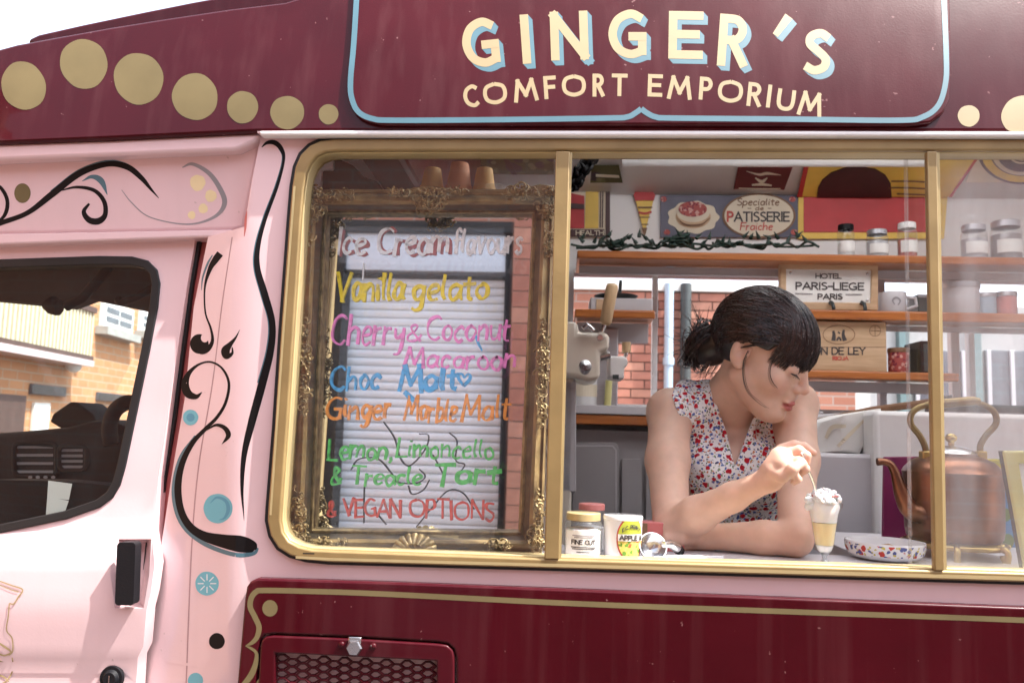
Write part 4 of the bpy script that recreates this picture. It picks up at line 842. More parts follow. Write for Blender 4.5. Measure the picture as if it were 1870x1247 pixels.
hand('Ice Cream', 620, 822, 464, 44, 7, 'rs', e=.0012); hand('Ice Cream', 616, 816, 462, 46, 8, 'w'); hand('flavours', 826, 952, 461, 44, 7, 'w')
hand('Vanilla', 612, 735, 548, 50, 9, 'y'); hand('gelato', 752, 890, 547, 46, 8, 'y')
hand('Cherry', 603, 735, 628, 52, 6, 'p'); hand('&', 742, 768, 622, 32, 5, 'p'); hand('Coconut', 778, 928, 622, 44, 6, 'p'); hand('Macaroon', 738, 940, 672, 36, 6.5, 'p')
hand('Choc', 603, 692, 711, 42, 7.5, 'b'); hand('Malt', 728, 832, 712, 42, 10, 'b'); hand('<', 834, 858, 702, 30, 6, 'b')
ribbon('menu_writing', [[(738, 715, 9), (752, 728, 9), (764, 738, 5)], [(868, 612, 4), (874, 628, 5), (880, 640, 3)]], TG, .002, M['ink_b'], mi)
hand('Ginger', 594, 712, 764, 40, 7.5, 'o'); hand('Marble', 738, 832, 768, 42, 6.5, 'o'); hand('Malt', 842, 928, 765, 44, 6.5, 'o')
hand('Lemon,', 598, 716, 838, 36, 6, 'g'); hand('Limoncello', 724, 900, 834, 34, 5, 'g', .02)
hand('& Treacle', 602, 768, 884, 32, 5.5, 'g'); hand('Tart', 792, 910, 883, 36, 9, 'g')
hand('& VEGAN', 598, 730, 942, 30, 5.5, 'r', shear=0); hand('OPTIONS', 748, 902, 945, 32, 5.5, 'r', .02, 0)
ribbon('drawn_doodle', [[(700, 770, 2.2), (720, 800, 2.6), (730, 835, 2.8), (748, 850, 2.6), (776, 820, 2.4), (782, 795, 2.2), (765, 792, 2)], [(640, 858, 2), (655, 838, 2.4), (690, 838, 2.6), (715, 865, 2.6), (725, 880, 2.6), (760, 882, 2.6), (776, 870, 2.2), (765, 856, 2)],
    [(745, 886, 2.4), (752, 902, 2.6), (772, 895, 2.4), (784, 876, 2)], [(820, 790, 2), (834, 805, 2.4), (832, 840, 2.4), (848, 848, 2.4), (840, 862, 2)], [(790, 830, 2), (800, 848, 2.2), (810, 868, 2)], [(665, 884, 2), (664, 920, 2), (664, 955, 2)],
    [(760, 962, 2), (790, 925, 2.4), (818, 896, 2.6), (845, 900, 2.4), (866, 930, 2)], [(690, 940, 2), (705, 958, 2)]], TG, .0016, M['ink_k'], mi)
ribbon('paint_drip', [[(664, 480, 2.2), (662, 512, 2)]], TG, .0018, M['ink_w'], mi, smooth=False)
# ------------------------------------------------------------------ things above the mirror
def cup(px, w0, y0, y1, Y, mat, label):
    a = at(px, y1, Y); h = (y1-y0)/ppm(Y); r1 = w0/2/ppm(Y); r0_ = r1*.70
    o = thing('waffle_cup_stack', label, 'wafer cups', tuple(a), 'wafer cups above the mirror')
    MB().lathe([(r1, 0), (r1*.99, h*.12), (r1*.93, h*.13), (r0_, h*.92), (r0_*.93, h*.99), (0, h)], a, 36).build('top_cup', M[mat], o, smooth=40)
    m_ = MB()
    for k in range(3): m_.lathe([(r1*.99, -.0005-.0045*k), (r1*1.04, -.0005-.0045*k), (r1*1.04, -.004-.0045*k), (r1*.99, -.004-.0045*k), (r1*.99, -.0005-.0045*k)], a, 36)
    m_.build('nested_rims', M[mat], o, smooth=40); return a
sb = thing('storage_ledge', 'narrow white ledge behind the top of the gilt mirror', 'shelf', tuple(at(800, 352, .30)))
zl = at(830, 352, .21).z
box('ledge_board', (XB+.002, .20, zl-.02), (at(1000, 350, .3).x, .42, zl), M['panel'], sb); box('ledge_batten', (XB+.002, .22, zl-.06), (at(1000, 350, .3).x, .24, zl-.0205), M['woodp'], sb)
for xx in (XB+.02, at(990, 350, .3).x-.02): box('ledge_post', (xx-.012, .30, .50), (xx+.012, .33, zl-.0205), M['woodp'], sb)
for px, w0, y0, mat, lb in ((789, 46, 306, 'waffle', 'yellow-brown wafer cup stack, left of the three'), (838, 50, 296, 'waffle2', 'tallest reddish wafer cup stack between two yellow ones'), (884, 44, 306, 'waffle', 'yellow wafer cup stack, right of the three, beside the cellophane')):
    Y = .24; a = at(px, 352, Y); dz = a.z-zl; yb = 352+dz*ppm(Y); cup(px, w0, y0, yb-.014*ppm(Y), Y, mat, lb)
m = MB(); rd = random.Random(3); P = [at(880+rd.uniform(-8, 48), 350+rd.uniform(-14, 2), .21) for _ in range(16)]
bm = bmesh.new(); [bm.verts.new(p+Vector((0, rd.uniform(-.02, .01), 0))) for p in P]; [bm.verts.new((p.x, .20+rd.uniform(0, .03), zl+.001)) for p in P[:6]]; bmesh.ops.convex_hull(bm, input=bm.verts)
me = bpy.data.meshes.new('cellophane_wrap'); bm.to_mesh(me); bm.free(); me.materials.append(M['cling']); o = bpy.data.objects.new('cellophane_wrap', me); col.objects.link(o); tag(o, 'crumpled clear cellophane beside the wafer cups above the mirror', 'wrapper')
bg = sheet('black_bag', [(585, 357), (588, 310), (600, 292), (620, 290), (645, 302), (665, 322), (690, 332), (697, 345), (696, 357)], [], con(.27), M['bagblk'], None, thick=.10, step=14, bevel=.012); tag(bg, 'black soft bag slumped on the ledge, top left of the serving window', 'bag')
wb = sheet('white_card_box', [(560, 357), (566, 282), (608, 282), (608, 310), (588, 310), (586, 357)], [], con(.262), M['panel'], None, thick=.09, step=0, bevel=.003); tag(wb, 'white folded card box in the top left window corner', 'box')
# ------------------------------------------------------------------ pictures on ceiling and far wall
def poster(label, cat='picture', name='picture', px=(0, 0)): return thing(name, label, cat, tuple(at(px[0], px[1], FW-.01)))
o = poster('dark green landscape print on the ceiling above the wafer cups', px=(850, 300)); cquad('print', [(705, 276), (1012, 272), (1012, 313), (722, 311)], M['ham'], .006, o); cquad('print_border', [(915, 276), (925, 276), (945, 312), (935, 312)], M['darkpr'], .009, o)
o = poster('small olive print on the ceiling beside the black cable bundle', px=(1110, 310)); cquad('print', [(1080, 297), (1130, 297), (1137, 328), (1078, 328)], M['ham'], .006, o); cquad('print_strip', [(1088, 312), (1130, 314), (1131, 318), (1088, 316)], M['paper'], .009, o)
o = poster('small dark red picture with a pale flourish on the sloping ceiling', px=(1390, 320)); cquad('print', [(1347, 299), (1446, 300), (1431, 341), (1339, 340)], M['winep'], .006, o)
nn = Vector((0, -.155, -.30)).normalized()
def cribbon(name, strokes, mat, lift, par):
    V = []; F = []
    for s in strokes:
        q = crom(s, 6); k = len(V)
        for i in range(len(q)):
            d = q[min(i+1, len(q)-1)][:2]-q[max(i-1, 0)][:2]; d = d/(np.hypot(*d) or 1)
            for g in (-1, 1): V.append(cpt(q[i][0]-d[1]*g*q[i][2]/2, q[i][1]+d[0]*g*q[i][2]/2)+nn*(lift+.011))
        F += [(k+2*i, k+2*i+1, k+2*i+3, k+2*i+2) for i in range(len(q)-1)]
    return new(name, V, F, mat, par, fix=False)
cribbon('printed_flourish', [[(1362, 306, 1), (1385, 312, 4), (1400, 310, 5), (1425, 313, 1)], [(1378, 318, 2), (1390, 325, 6), (1400, 318, 2)], [(1372, 331, 3), (1390, 330, 5), (1408, 332, 3)], [(1348, 337, 2), (1390, 338, 2), (1424, 338, 2)]], M['paper'], .008, o)
def flat(name, pts, Y, mat, par, th=.004): return sheet(name, pts, [], con(Y), mat, par, thick=th, step=0)
PY = FW-.012
o = poster('red and yellow poster with a black HEALTH banner beside the machine', px=(1078, 430), cat='poster', name='poster')
flat('poster_sheet', [(1040, 338), (1113, 338), (1113, 433), (1040, 433)], PY, M['paper'], o)
flat('poster_edge', [(1106, 338), (1114, 338), (1114, 434), (1106, 434)], PY-.003, M['darkpr'], o); flat('yellow_panel', [(1070, 339), (1093, 339), (1093, 417), (1068, 417)], PY-.003, M['yellow'], o)
flat('red_panel', [(1040, 352), (1067, 358), (1067, 417), (1040, 417)], PY-.003, M['red'], o); flat('dark_band', [(1040, 371), (1067, 373), (1067, 382), (1040, 381)], PY-.006, M['darkpr'], o)
flat('banner', [(1040, 419), (1104, 419), (1104, 432), (1040, 432)], PY-.003, M['darkpr'], o); text('banner_text', 'HEALTH', 1052, 1102, 429, 7.5, 1.6, con(PY-.003), .002, M['paper'], o)
ribbon('yellow_rule', [[(1097, 342, 2), (1096, 416, 2)], [(1101, 342, 2), (1100, 416, 2)]], con(PY-.003), .001, M['darkpr'], o, smooth=False)
o = poster('flat cut-out ice cream cone sign on the white wall', px=(1177, 430), cat='sign', name='cone_sign')
flat('cone', [(1160, 364), (1194, 364), (1180, 415), (1177, 432), (1174, 415)], PY, M['yellow'], o, .008); sheet('ice_cream_top', [(1157, 356), (1160, 350), (1176, 346), (1192, 350), (1197, 356), (1194, 366), (1160, 366)], [], con(PY-.004), M['red'], o, thick=.006, step=0)
ribbon('cone_band', [[(1166, 388, 4), (1178, 390, 4), (1190, 387, 4)]], con(PY), .0018, M['ink_red'], o); 
for q in ([(1165, 379, 3), (1191, 379, 3)], [(1168, 397, 2), (1187, 397, 2)], [(1171, 410, 2), (1184, 410, 2)]): ribbon('cone_band', [q], con(PY), .0016, M['ink_br'], o, smooth=False)
flat('cone_point', [(1172, 416), (1182, 416), (1177.5, 433)], PY-.003, M['ink_br'], o, .003)
o = poster('navy tin sign with a cake and an oval PATISSERIE panel', px=(1332, 432), cat='sign', name='tin_sign')
flat('tin_plate', [(1206, 357), (1458, 357), (1458, 433), (1206, 433)], PY, M['navy'], o, .006)
sheet('doily', [(1266+46*math.cos(a)*(1+.05*math.cos(9*a)), 397+29*math.sin(a)*(1+.05*math.cos(9*a))) for a in [k*math.pi/36 for k in range(72)]], [], con(PY-.002), M['paper'], o, thick=.003, step=0)
disc('cake_base', 1266, 396, 32, 21, con(PY), .004, M['woodp'], o); disc('cake_layer', 1266, 389, 30, 17, con(PY), .0055, M['paper'], o); disc('berry_top', 1265, 382, 26, 14, con(PY), .007, M['cake'], o)
ribbon('cake_shadow', [[(1236, 398, 1), (1252, 410, 3), (1280, 410, 3), (1297, 398, 1)]], con(PY), .0078, M['ink_br'], o)
disc('oval_rim', 1386, 394, 67, 41, con(PY), .003, M['ink_br'], o, 48); disc('oval_panel', 1386, 394, 63, 38, con(PY), .0045, M['paper'], o, 48)
text('tin_text', 'Specialite', 1346, 1422, 375, 12, 2, con(PY), .006, M['ink_br'], o, shear=.15); text('tin_text', '- de -', 1366, 1408, 384, 7, 1.5, con(PY), .006, M['ink_br'], o)
text('tin_text', 'PATISSERIE', 1329, 1441, 404, 16, 3, con(PY), .006, M['ink_sign'], o); text('tin_text', 'P', 1329, 1338, 404, 17, 3.4, con(PY), .0072, M['ink_red'], o); text('tin_text', 'Fraiche', 1352, 1410, 420, 13, 2, con(PY), .006, M['ink_red'], o, shear=.15)
for k, (x, y) in enumerate(((1218, 424), (1450, 424), (1447, 364), (1212, 364))): disc('corner_flower', x, y, 6, 5, con(PY), .003, M['cake'], o)
# large poster: plain colour blocks standing in for the printed artwork; it bends over the ceiling slope
o = poster('large yellow and red poster with a dark shape, bent over the ceiling slope', px=(1590, 432), cat='poster', name='poster')
yb = 356
cquad('upper_sheet', [(1480, 268), (1787, 268), (1730, 352), (1462, 352)], M['yellow'], .010, o); cquad('upper_edge', [(1473, 268), (1481, 268), (1463, 352), (1454, 352)], M['red'], .012, o); cquad('upper_edge', [(1787, 268), (1792, 268), (1735, 352), (1730, 352)], M['red'], .012, o)
flat('lower_sheet', [(1457, 350), (1731, 350), (1724, 436), (1457, 436)], PY, M['yellow'], o, .004); flat('red_band', [(1468, 352), (1706, 352), (1702, 424), (1468, 424)], PY-.003, M['red'], o, .003)
cquad('dark_shape', [(1490, 352), (1492, 335), (1500, 320), (1516, 307), (1540, 298), (1568, 296), (1596, 300), (1614, 311), (1624, 326), (1626, 352)], M['darkpr'], .014, o)
cribbon('grey_lines', [[(1625, 322, 3), (1660, 322, 3), (1700, 324, 3)], [(1620, 334, 3), (1655, 334, 3), (1695, 336, 3)], [(1635, 345, 3), (1690, 347, 3)]], M['ink_br'], .014, o)
# round emblem board at the right
o = poster('board with concentric black and yellow rings, top right of the window', px=(1840, 320), cat='sign', name='round_emblem_sign')
cquad('board', [(1785, 268), (1960, 268), (1930, 326), (1762, 326)], M['paper'], .008, o)
for k, (r, mm) in enumerate(((78, 'navy'), (72, 'yellow'), (56, 'navy'), (53, 'paper'), (44, 'navy'), (24, 'paper'), (19, 'navy'), (14, 'paper'))):
    cx, cy = 1860, 268; pts = [(cx+r*math.cos(a), cy+.78*r*math.sin(a)) for a in [math.pi*j/24 for j in range(25)]]; cquad('ring', pts, M[mm], .010+.0025*k, o)
# ------------------------------------------------------------------ things on the shelves
m = MB(); rd = random.Random(11)
P = []; x = 1052
while x < 1500: P.append((x, rd.uniform(449, 456) if rd.random() < .6 else rd.uniform(440, 452))); x += rd.uniform(9, 20)
Q = [tuple(at(a, b, SHY+rd.uniform(.03, .09))) for a, b in P]; Q = [Vector((q[0], q[1], max(q[2], z1s+.010))) for q in crom(Q, 5)]; m.tube(Q, .0045, 6)
Q = [tuple(at(a+rd.uniform(-20, 20), 452-rd.uniform(0, 7), SHY+rd.uniform(.03, .09))) for a, b in P]; Q = [Vector((q[0], q[1], max(q[2], z1s+.010))) for q in crom(Q, 5)]; m.tube(Q, .004, 6)
stl = thing('string_lights', 'tangled dark green string of fairy lights along the top shelf', 'string lights', tuple(at(1270, 458, SHY+.05)))
for cx, n_ in ((1115, 12), (1130, 10), (1240, 26), (1255, 14), (1320, 8), (1210, 8)):
    for _ in range(n_//4):
        q = [tuple(at(cx+rd.uniform(-20, 22), 452-rd.uniform(0, 26 if n_ > 15 else 16), SHY+rd.uniform(.03, .10))) for _ in range(5)]; m.tube([Vector((p[0], p[1], max(p[2], z1s+.006))) for p in crom(q, 5)], .004, 6)
m.build('cable', M['green'], stl, smooth=60)
for k in range(34):
    x = 1058+k*12.6+rd.uniform(-5, 5); y = 448-rd.uniform(0, 16 if not 1225 < x < 1262 else 26); a = at(x, y, SHY+rd.uniform(.03, .09)); a.z = max(a.z, z1s+.016); d = Vector((rd.uniform(-1, 1), rd.uniform(-.4, .4), rd.uniform(.2, 1.2))).normalized()
    MB().tube([a, a+d*.012, a+d*.013, a+d*.030], [.0065, .0065, .0048, .001], 7).build('bulb', M['green'], stl, smooth=40)
def jar(label, px, w0, y0, y1, Y, fill, lid, zbase, group=None, lidh=.16, fillh=.7, cont='paperw', name='glass_jar', lab=None):
    r = w0/2/ppm(Y); c = at(px, y1, Y); c.z = zbase; h = at(px, y0, Y).z-zbase
    o = thing(name, label, 'jar', tuple(c), group)
    MB().lathe([(0, .001), (r*.93, .001), (r, r*.10), (r, h*.70), (r*.96, h*.78), (r*.82, h*(1-lidh)), (r*.82, h*.97)], c, 32).build('glass', M['jar'], o, smooth=40)
    MB().lathe([(0, .004), (r*.88, .004), (r*.93, r*.12), (r*.93, h*fillh), (r*.5, h*(fillh+.03)), (0, h*(fillh+.02))], c, 28).build('contents', M[fill], o, smooth=40)
    MB().lathe([(r*.84, h*(1-lidh)), (r*.90, h*(1-lidh)), (r*.90, h*.985), (r*.86, h), (0, h)], c, 32).build('lid', M[lid], o, smooth=35)
    V_ = []; F_ = []
    if Y > 1:
        for k in range(13):
            a = R(-150+10*k); V_ += [(c.x+(r+.0006)*math.cos(a), c.y+(r+.0006)*math.sin(a), c.z+h*.18), (c.x+(r+.0006)*math.cos(a), c.y+(r+.0006)*math.sin(a), c.z+h*.50)]
        new('paper_label', V_, [(2*k, 2*k+2, 2*k+3, 2*k+1) for k in range(12)], M[cont], o, smooth=180, fix=False)
    return o, c, r, h
jg = 'jars on the top shelf'
jar('tall clear jar with black lid before the yellow poster', 1545, 30, 411, 457, SHY+.06, 'panel', 'black', z1s, fillh=.45)
jar('squat silver-lidded jar, second from left on the top shelf', 1602, 38, 421, 459, SHY+.06, 'lgrey', 'alu', z1s, fillh=.6)
jar('jar of dark red fruit with white lid on the top shelf', 1657, 34, 408, 459, SHY+.06, 'sauce', 'white', z1s, fillh=.55)
jar('blurred squat glass jar behind the right pane, left of two', 1779, 44, 412, 460, SHY+.06, 'lgrey', 'alu', z1s, fillh=.6)
jar('blurred glass jar at the top right edge, right of two', 1838, 52, 405, 460, SHY+.06, 'greyp', 'alu', z1s, fillh=.65)
# framed hotel plate
hp = thing('framed_plate', 'wooden framed white enamel plate reading HOTEL PARIS-LIEGE with coat hooks', 'sign', tuple(at(1515, 565, SHY+.08)))
HY = SHY+.055; zo = z2r
def onz(y, Y, zb_, x=1515): return y
sheet('plate_frame', [(1425, 478), (1604, 480), (1604, 567), (1425, 566)], [[(1436, 491), (1592, 493), (1591, 553), (1436, 551)]], con(HY), M['woodp'], hp, thick=.03, step=0, bevel=.003)
sheet('enamel_plate', [(1434, 489), (1594, 491), (1593, 555), (1434, 553)], [], con(HY+.008), M['paperw'], hp, thick=.015, step=0)
hy = con(HY+.008)
text('plate_text', 'HOTEL', 1490, 1536, 508, 8, 1.8, hy, .002, M['ink_sign'], hp, .01); text('plate_text', 'PARIS-LIEGE', 1454, 1577, 528, 12, 2.6, hy, .002, M['ink_sign'], hp, .01)
ribbon('plate_small_print', [[(1452, 536, 2), (1484, 537, 2)], [(1544, 538, 2), (1574, 538, 2)]], hy, .002, M['greyswirl'], hp, smooth=False); text('plate_text', 'PARIS', 1494, 1538, 546, 9, 2.2, hy, .002, M['ink_sign'], hp)
for px, py in ((1444, 498), (1584, 500), (1444, 546), (1584, 548)): MB().blob(at(px, py, HY+.006), (.005, .003, .005), 8, 6).build('plate_screw', M['steel'], hp, smooth=60)
for px in (1460, 1517, 1574):
    a = at(px, 553, HY-.004); MB().tube([a, a+Vector((0, -.02, -.006)), a+Vector((0, -.03, -.022)), a+Vector((0, -.022, -.034)), a+Vector((0, -.03, -.03))], [.008, .006, .006, .006, .005], 8).build('coat_hook', M['pipedk'], hp, smooth=60)
def canister(label, px, w0, y0, y1, Y, mat, zb_, name='canister', lid=None, cat='canister', deco=None):
    r = w0/2/ppm(Y); c = at(px, y1, Y); c.z = zb_; h = at(px, y0, Y).z-zb_
    o = thing(name, label, cat, tuple(c)); MB().lathe([(0, 0), (r*.97, 0), (r, r*.08), (r, h*.96), (r*.97, h), (r*.9, h), (r*.88, h*.93), (0, h*.93)], c, 32).build('body', M[mat], o, smooth=35)
    if lid: MB().lathe([(r*1.0, h*.90), (r*1.06, h*.90), (r*1.06, h*1.05), (r, h*1.09), (0, h*1.09)], c, 32).build('lid', M[lid], o, smooth=35)
    return o, c, r, h
o, c, r, h = canister('grey-beige mug with a swirl beside the framed hotel plate', 1630, 46, 535, 566, SHY+.07, 'lgrey', z2r, 'mug', cat='mug')
MB().tube([c+Vector((r*.9, -.01, h*.8)), c+Vector((r*1.6, -.015, h*.75)), c+Vector((r*1.7, -.015, h*.4)), c+Vector((r*.9, -.01, h*.25))], .006, 8).build('handle', M['lgrey'], o, smooth=60)
ribbon('painted_swirl', [[(1634, 556, 2), (1630, 548, 3), (1637, 543, 3), (1644, 549, 3), (1640, 557, 2)]], con(SHY+.07-r), .0015, M['greyswirl'], o)
o = thing('card_box', 'small dark grey box on the middle shelf at the gold window bar', 'box', tuple(at(1688, 566, SHY+.06))); q = at(1676, 537, SHY+.05); q2 = at(1706, 565, SHY+.05)
box('carton', (q.x, SHY+.05, z2r), (q2.x, SHY+.14, q.z), M['pipedk'], o, .003); box('carton_flap', (q.x, SHY+.046, q.z-.012), (q2.x, SHY+.05, q.z-.001), M['greyswirl'], o, .001)
for px, w0, y0, mt, lb in ((1755, 60, 522, 'lgrey', 'wide pale pot on the middle shelf behind the hazy pane'), (1800, 34, 540, 'pipeblue', 'small blue pot on the middle shelf behind the hazy pane'), (1838, 34, 538, 'sauce', 'small reddish pot on the middle shelf at the right edge')):
    canister(lb, px, w0, y0, 567, SHY+.12, mt, z2r, 'storage_pot', 'alu', 'pot')
# wine crate
wc = thing('wine_crate', 'pale pine wine crate printed BARON DE LEY on the lower shelf', 'crate', tuple(at(1525, 676, SHY+.02))); WY = SHY+.03
a = at(1440, 585, WY); b = at(1620, 675, WY); zc0 = z3r+.005
box('crate_front', (a.x, WY, zc0), (b.x, WY+.012, a.z), M['woodp'], wc, .002)
for nm, A_, B_ in (('crate_side', (a.x, WY+.0125, zc0), (a.x+.01, WY+.24, a.z)), ('crate_side', (b.x-.01, WY+.0125, zc0), (b.x, WY+.24, a.z)), ('crate_lid', (a.x+.0105, WY+.0125, a.z-.01), (b.x-.0105, WY+.24, a.z-.001)), ('crate_base', (a.x+.0105, WY+.0125, zc0), (b.x-.0105, WY+.24, zc0+.01))): box(nm, A_, B_, M['woodp'], wc, .001)
wy = con(WY); text('crate_text', 'BARON DE LEY', 1448, 1580, 647, 12.5, 2.4, wy, .0012, M['ink_sign'], wc); text('crate_text', 'RIOJA', 1521, 1549, 657, 6, 1.6, wy, .0012, M['ink_red'], wc)
T = [[(1532+29*math.cos(k*math.pi/12), 611+17*math.sin(k*math.pi/12), 1.2) for k in range(25)], [(1598+10*math.cos(k*math.pi/8), 604+10*math.sin(k*math.pi/8), 1) for k in range(17)]]
ribbon('crate_stamp', T, wy, .0012, M['ink_br'], wc); ribbon('crate_stamp', [[(1598, 595, 1), (1598, 613, 1)], [(1589, 604, 1), (1607, 604, 1)]], wy, .0014, M['ink_br'], wc, smooth=False)
ribbon('crate_emblem', [[(1522, 604, 4), (1523, 612, 6), (1522, 622, 8)], [(1541, 602, 4), (1540, 612, 6), (1543, 622, 8)], [(1528, 622, 3), (1532, 616, 3), (1536, 622, 3)], [(1530, 606, 3), (1534, 609, 3)]], wy, .0014, M['ink_sign'], wc)
ribbon('plank_joint', [[(1446, 634, 1), (1618, 634, 1)]], wy, .001, M['ink_br'], wc, smooth=False)
o, c, r, h = canister('dark brown patterned tin between the wine crate and the black box', 1642, 36, 640, 676, SHY+.08, 'cake', z3r, 'patterned_tin', 'ink_br', 'tin')
o = thing('black_speaker_box', 'black upright box on the lower shelf beside the gold window bar', 'box', tuple(at(1686, 676, SHY+.05))); a = at(1664, 636, SHY+.04); b = at(1681, 622, SHY+.03); c2 = at(1709, 676, SHY+.03)
box('cabinet', (b.x, SHY+.03, z3r), (c2.x, SHY+.16, b.z), M['black'], o); box('side_unit', (a.x, SHY+.05, z3r), (b.x-.001, SHY+.14, a.z), M['black'], o); box('front_panel', (b.x+.008, SHY+.026, z3r+.01), (c2.x-.01, SHY+.0295, b.z-.01), M['pipedk'], o, .001)
# things on the left: shelf box, black cables, lever machine
a = at(1078, 543, SHY+.04); b = at(1192, 566, SHY+.04); o = thing('grey_carton', 'flat grey-pink carton on the short left shelf behind the machine', 'carton', tuple((a+b)/2)); box('carton_front', (a.x, SHY+.04, z2l), (b.x, SHY+.2, a.z), M['lgrey'], o); box('carton_label', (a.x+.02, SHY+.037, z2l+.006), (a.x+.07, SHY+.0395, a.z-.006), M['woodp'], o, .001)
ua = at(1130, 520, SHY+.05); o = thing('serving_tray', 'dark shallow metal tray on top of the grey carton, left shelf', 'tray', tuple(at(1135, 540, SHY+.05)))
MB().lathe([(0, 0), (.055, 0), (.075, .014), (.072, .015), (.053, .003), (0, .003)], Vector((at(1125, 540, SHY+.1).x, SHY+.1, a.z+.001)), 30).build('tray_dish', M['pipedk'], o, smooth=40)
MB().tube([Vector((at(1131, 540, SHY+.1).x, SHY+.1, a.z+.003)), Vector((at(1131, 540, SHY+.1).x+.004, SHY+.1, a.z+.07))], .006, 8).build('tray_post', M['pipedk'], o, smooth=60)
m = MB(); rd = random.Random(8); hb = thing('cable_bundle', 'black knitted cable bundle hanging at the upper left of the open window', 'cables', tuple(at(1062, 300, .75)))
for k in range(26):
    p = [tuple(at(1085-40*t_+rd.uniform(-12, 12), 276+65*t_+rd.uniform(-8, 8), .75+rd.uniform(-.03, .03))) for t_ in (0, .2, .4, .6, .8, 1)]; m.tube([Vector(q) for q in crom(p, 5)], .005, 6)
m.build('cable', M['black'], hb, smooth=60)
pc = [tuple(at(x, y, .8)) for x, y in ((1085, 262), (1080, 250), (1070, 205))]; MB().tube([Vector(q) for q in crom(pc, 5)], .008, 8).build('cable_tail', M['black'], hb, smooth=60)
mc = thing('lever_machine', 'cream ice cream dispensing machine with wooden lever handles, left of the person', 'machine', tuple(at(1060, 757, 1.1))); my = con(.95)
sheet('machine_body', [(990, 588), (1056, 588), (1056, 606), (1108, 606), (1113, 616), (1112, 640), (1096, 643), (1096, 690), (1075, 698), (1052, 690), (990, 686)], [], my, M['machine'], mc, thick=.22, step=0, bevel=.012)
box('machine_stand', (at(990, 700, 1.0).x, .98, .90), (at(1048, 700, 1.0).x, 1.14, at(1040, 690, 1.0).z), M['machine'], mc, .006)
sheet('machine_base', [(985, 690), (1052, 694), (1052, 900), (985, 900)], [], con(.98), M['lgrey'], mc, thick=.16, step=0, bevel=.006)
p = at(1096, 617, .944); MB().lathe([(0, .006), (.008, .006), (.010, 0)], p, 16, ax).build('pivot_bolt', M['steel'], mc, smooth=40)
p = at(1068, 676, .93); MB().lathe([(0, .035), (.016, .033), (.018, .025), (.014, .0), (0, 0)], p, 20, Matrix.Rotation(R(70), 3, 'X')).build('chrome_knob', M['steel'], mc, smooth=40)
MB().tube([at(1065, 600, .93), at(1072, 593, .93), at(1078, 598, .93), at(1084, 604, .93)], .008, 10).build('chrome_fitting', M['steel'], mc, smooth=60)
a = at(1099, 606, .93); b = at(1104, 592, .93); lv = MB().tube([a, b], .006, 10).build('lever_rod', M['steel'], mc, smooth=60)
q0 = at(1105, 594, .93); q1 = at(1119, 518, .93); d = (q1-q0); MB().tube([q0, q0+d*.04, q0+d*.10, q0+d*.9, q0+d*.97, q1], [.008, .014, .017, .0175, .015, .008], 16).build('lever_handle', M['handle'], mc, smooth=50)
sm = sheet('dispensing_head', [(1112, 650), (1140, 650), (1146, 655), (1146, 668), (1140, 671), (1140, 692), (1125, 692), (1112, 688)], [], con(1.0), M['white'], mc, thick=.12, step=0, bevel=.006)
MB().tube([at(1144, 644, 1.02), at(1144, 625, 1.02)], [.013, .013], 14).build('lever_handle', M['handle'], mc, smooth=50)
MB().tube([at(1142, 652, 1.02), at(1144, 642, 1.02)], .006, 8).build('lever_rod', M['steel'], mc, smooth=60); MB().tube([at(1096, 652, 1.0), at(1114, 648, 1.0)], .012, 10).build('link_tube', M['steel'], mc, smooth=60)
sheet('drip_nozzle', [(1119, 684), (1130, 684), (1130, 692), (1119, 692)], [], con(.996), M['pipedk'], mc, thick=.004, step=0)
o = thing('steel_column', 'steel and grey upright housing on the back counter below the machine', 'column', tuple(at(1110, 740, SHY+.1))); box('housing', (at(1088, 700, SHY+.08).x, SHY+.08, zct+.0305), (at(1128, 700, SHY+.08).x, SHY+.18, at(1100, 600, SHY+.1).z), M['alu'], o)
MB().tube([Vector((at(1110, 700, SHY+.06).x, SHY+.06, zct+.0305)), Vector((at(1112, 700, SHY+.06).x, SHY+.06, at(1112, 695, SHY+.06).z))], .012, 10).build('yellow_tube', M['olive'], o, smooth=60)
o = thing('white_drum', 'white drum on the back counter at the left edge', 'drum', tuple(at(1068, 742, SHY+.1))); c = Vector((at(1066, 742, SHY+.1).x, SHY+.1, zct+.0305)); MB().lathe([(0, 0), (.045, 0), (.047, .003), (.047, .10), (.049, .101), (.049, .112), (0, .113)], c, 30).build('drum_body', M['ceramic'], o, smooth=35); MB().lathe([(.0475, .03), (.0478, .03), (.0478, .07), (.0475, .07)], c, 30).build('drum_label', M['paper'], o)
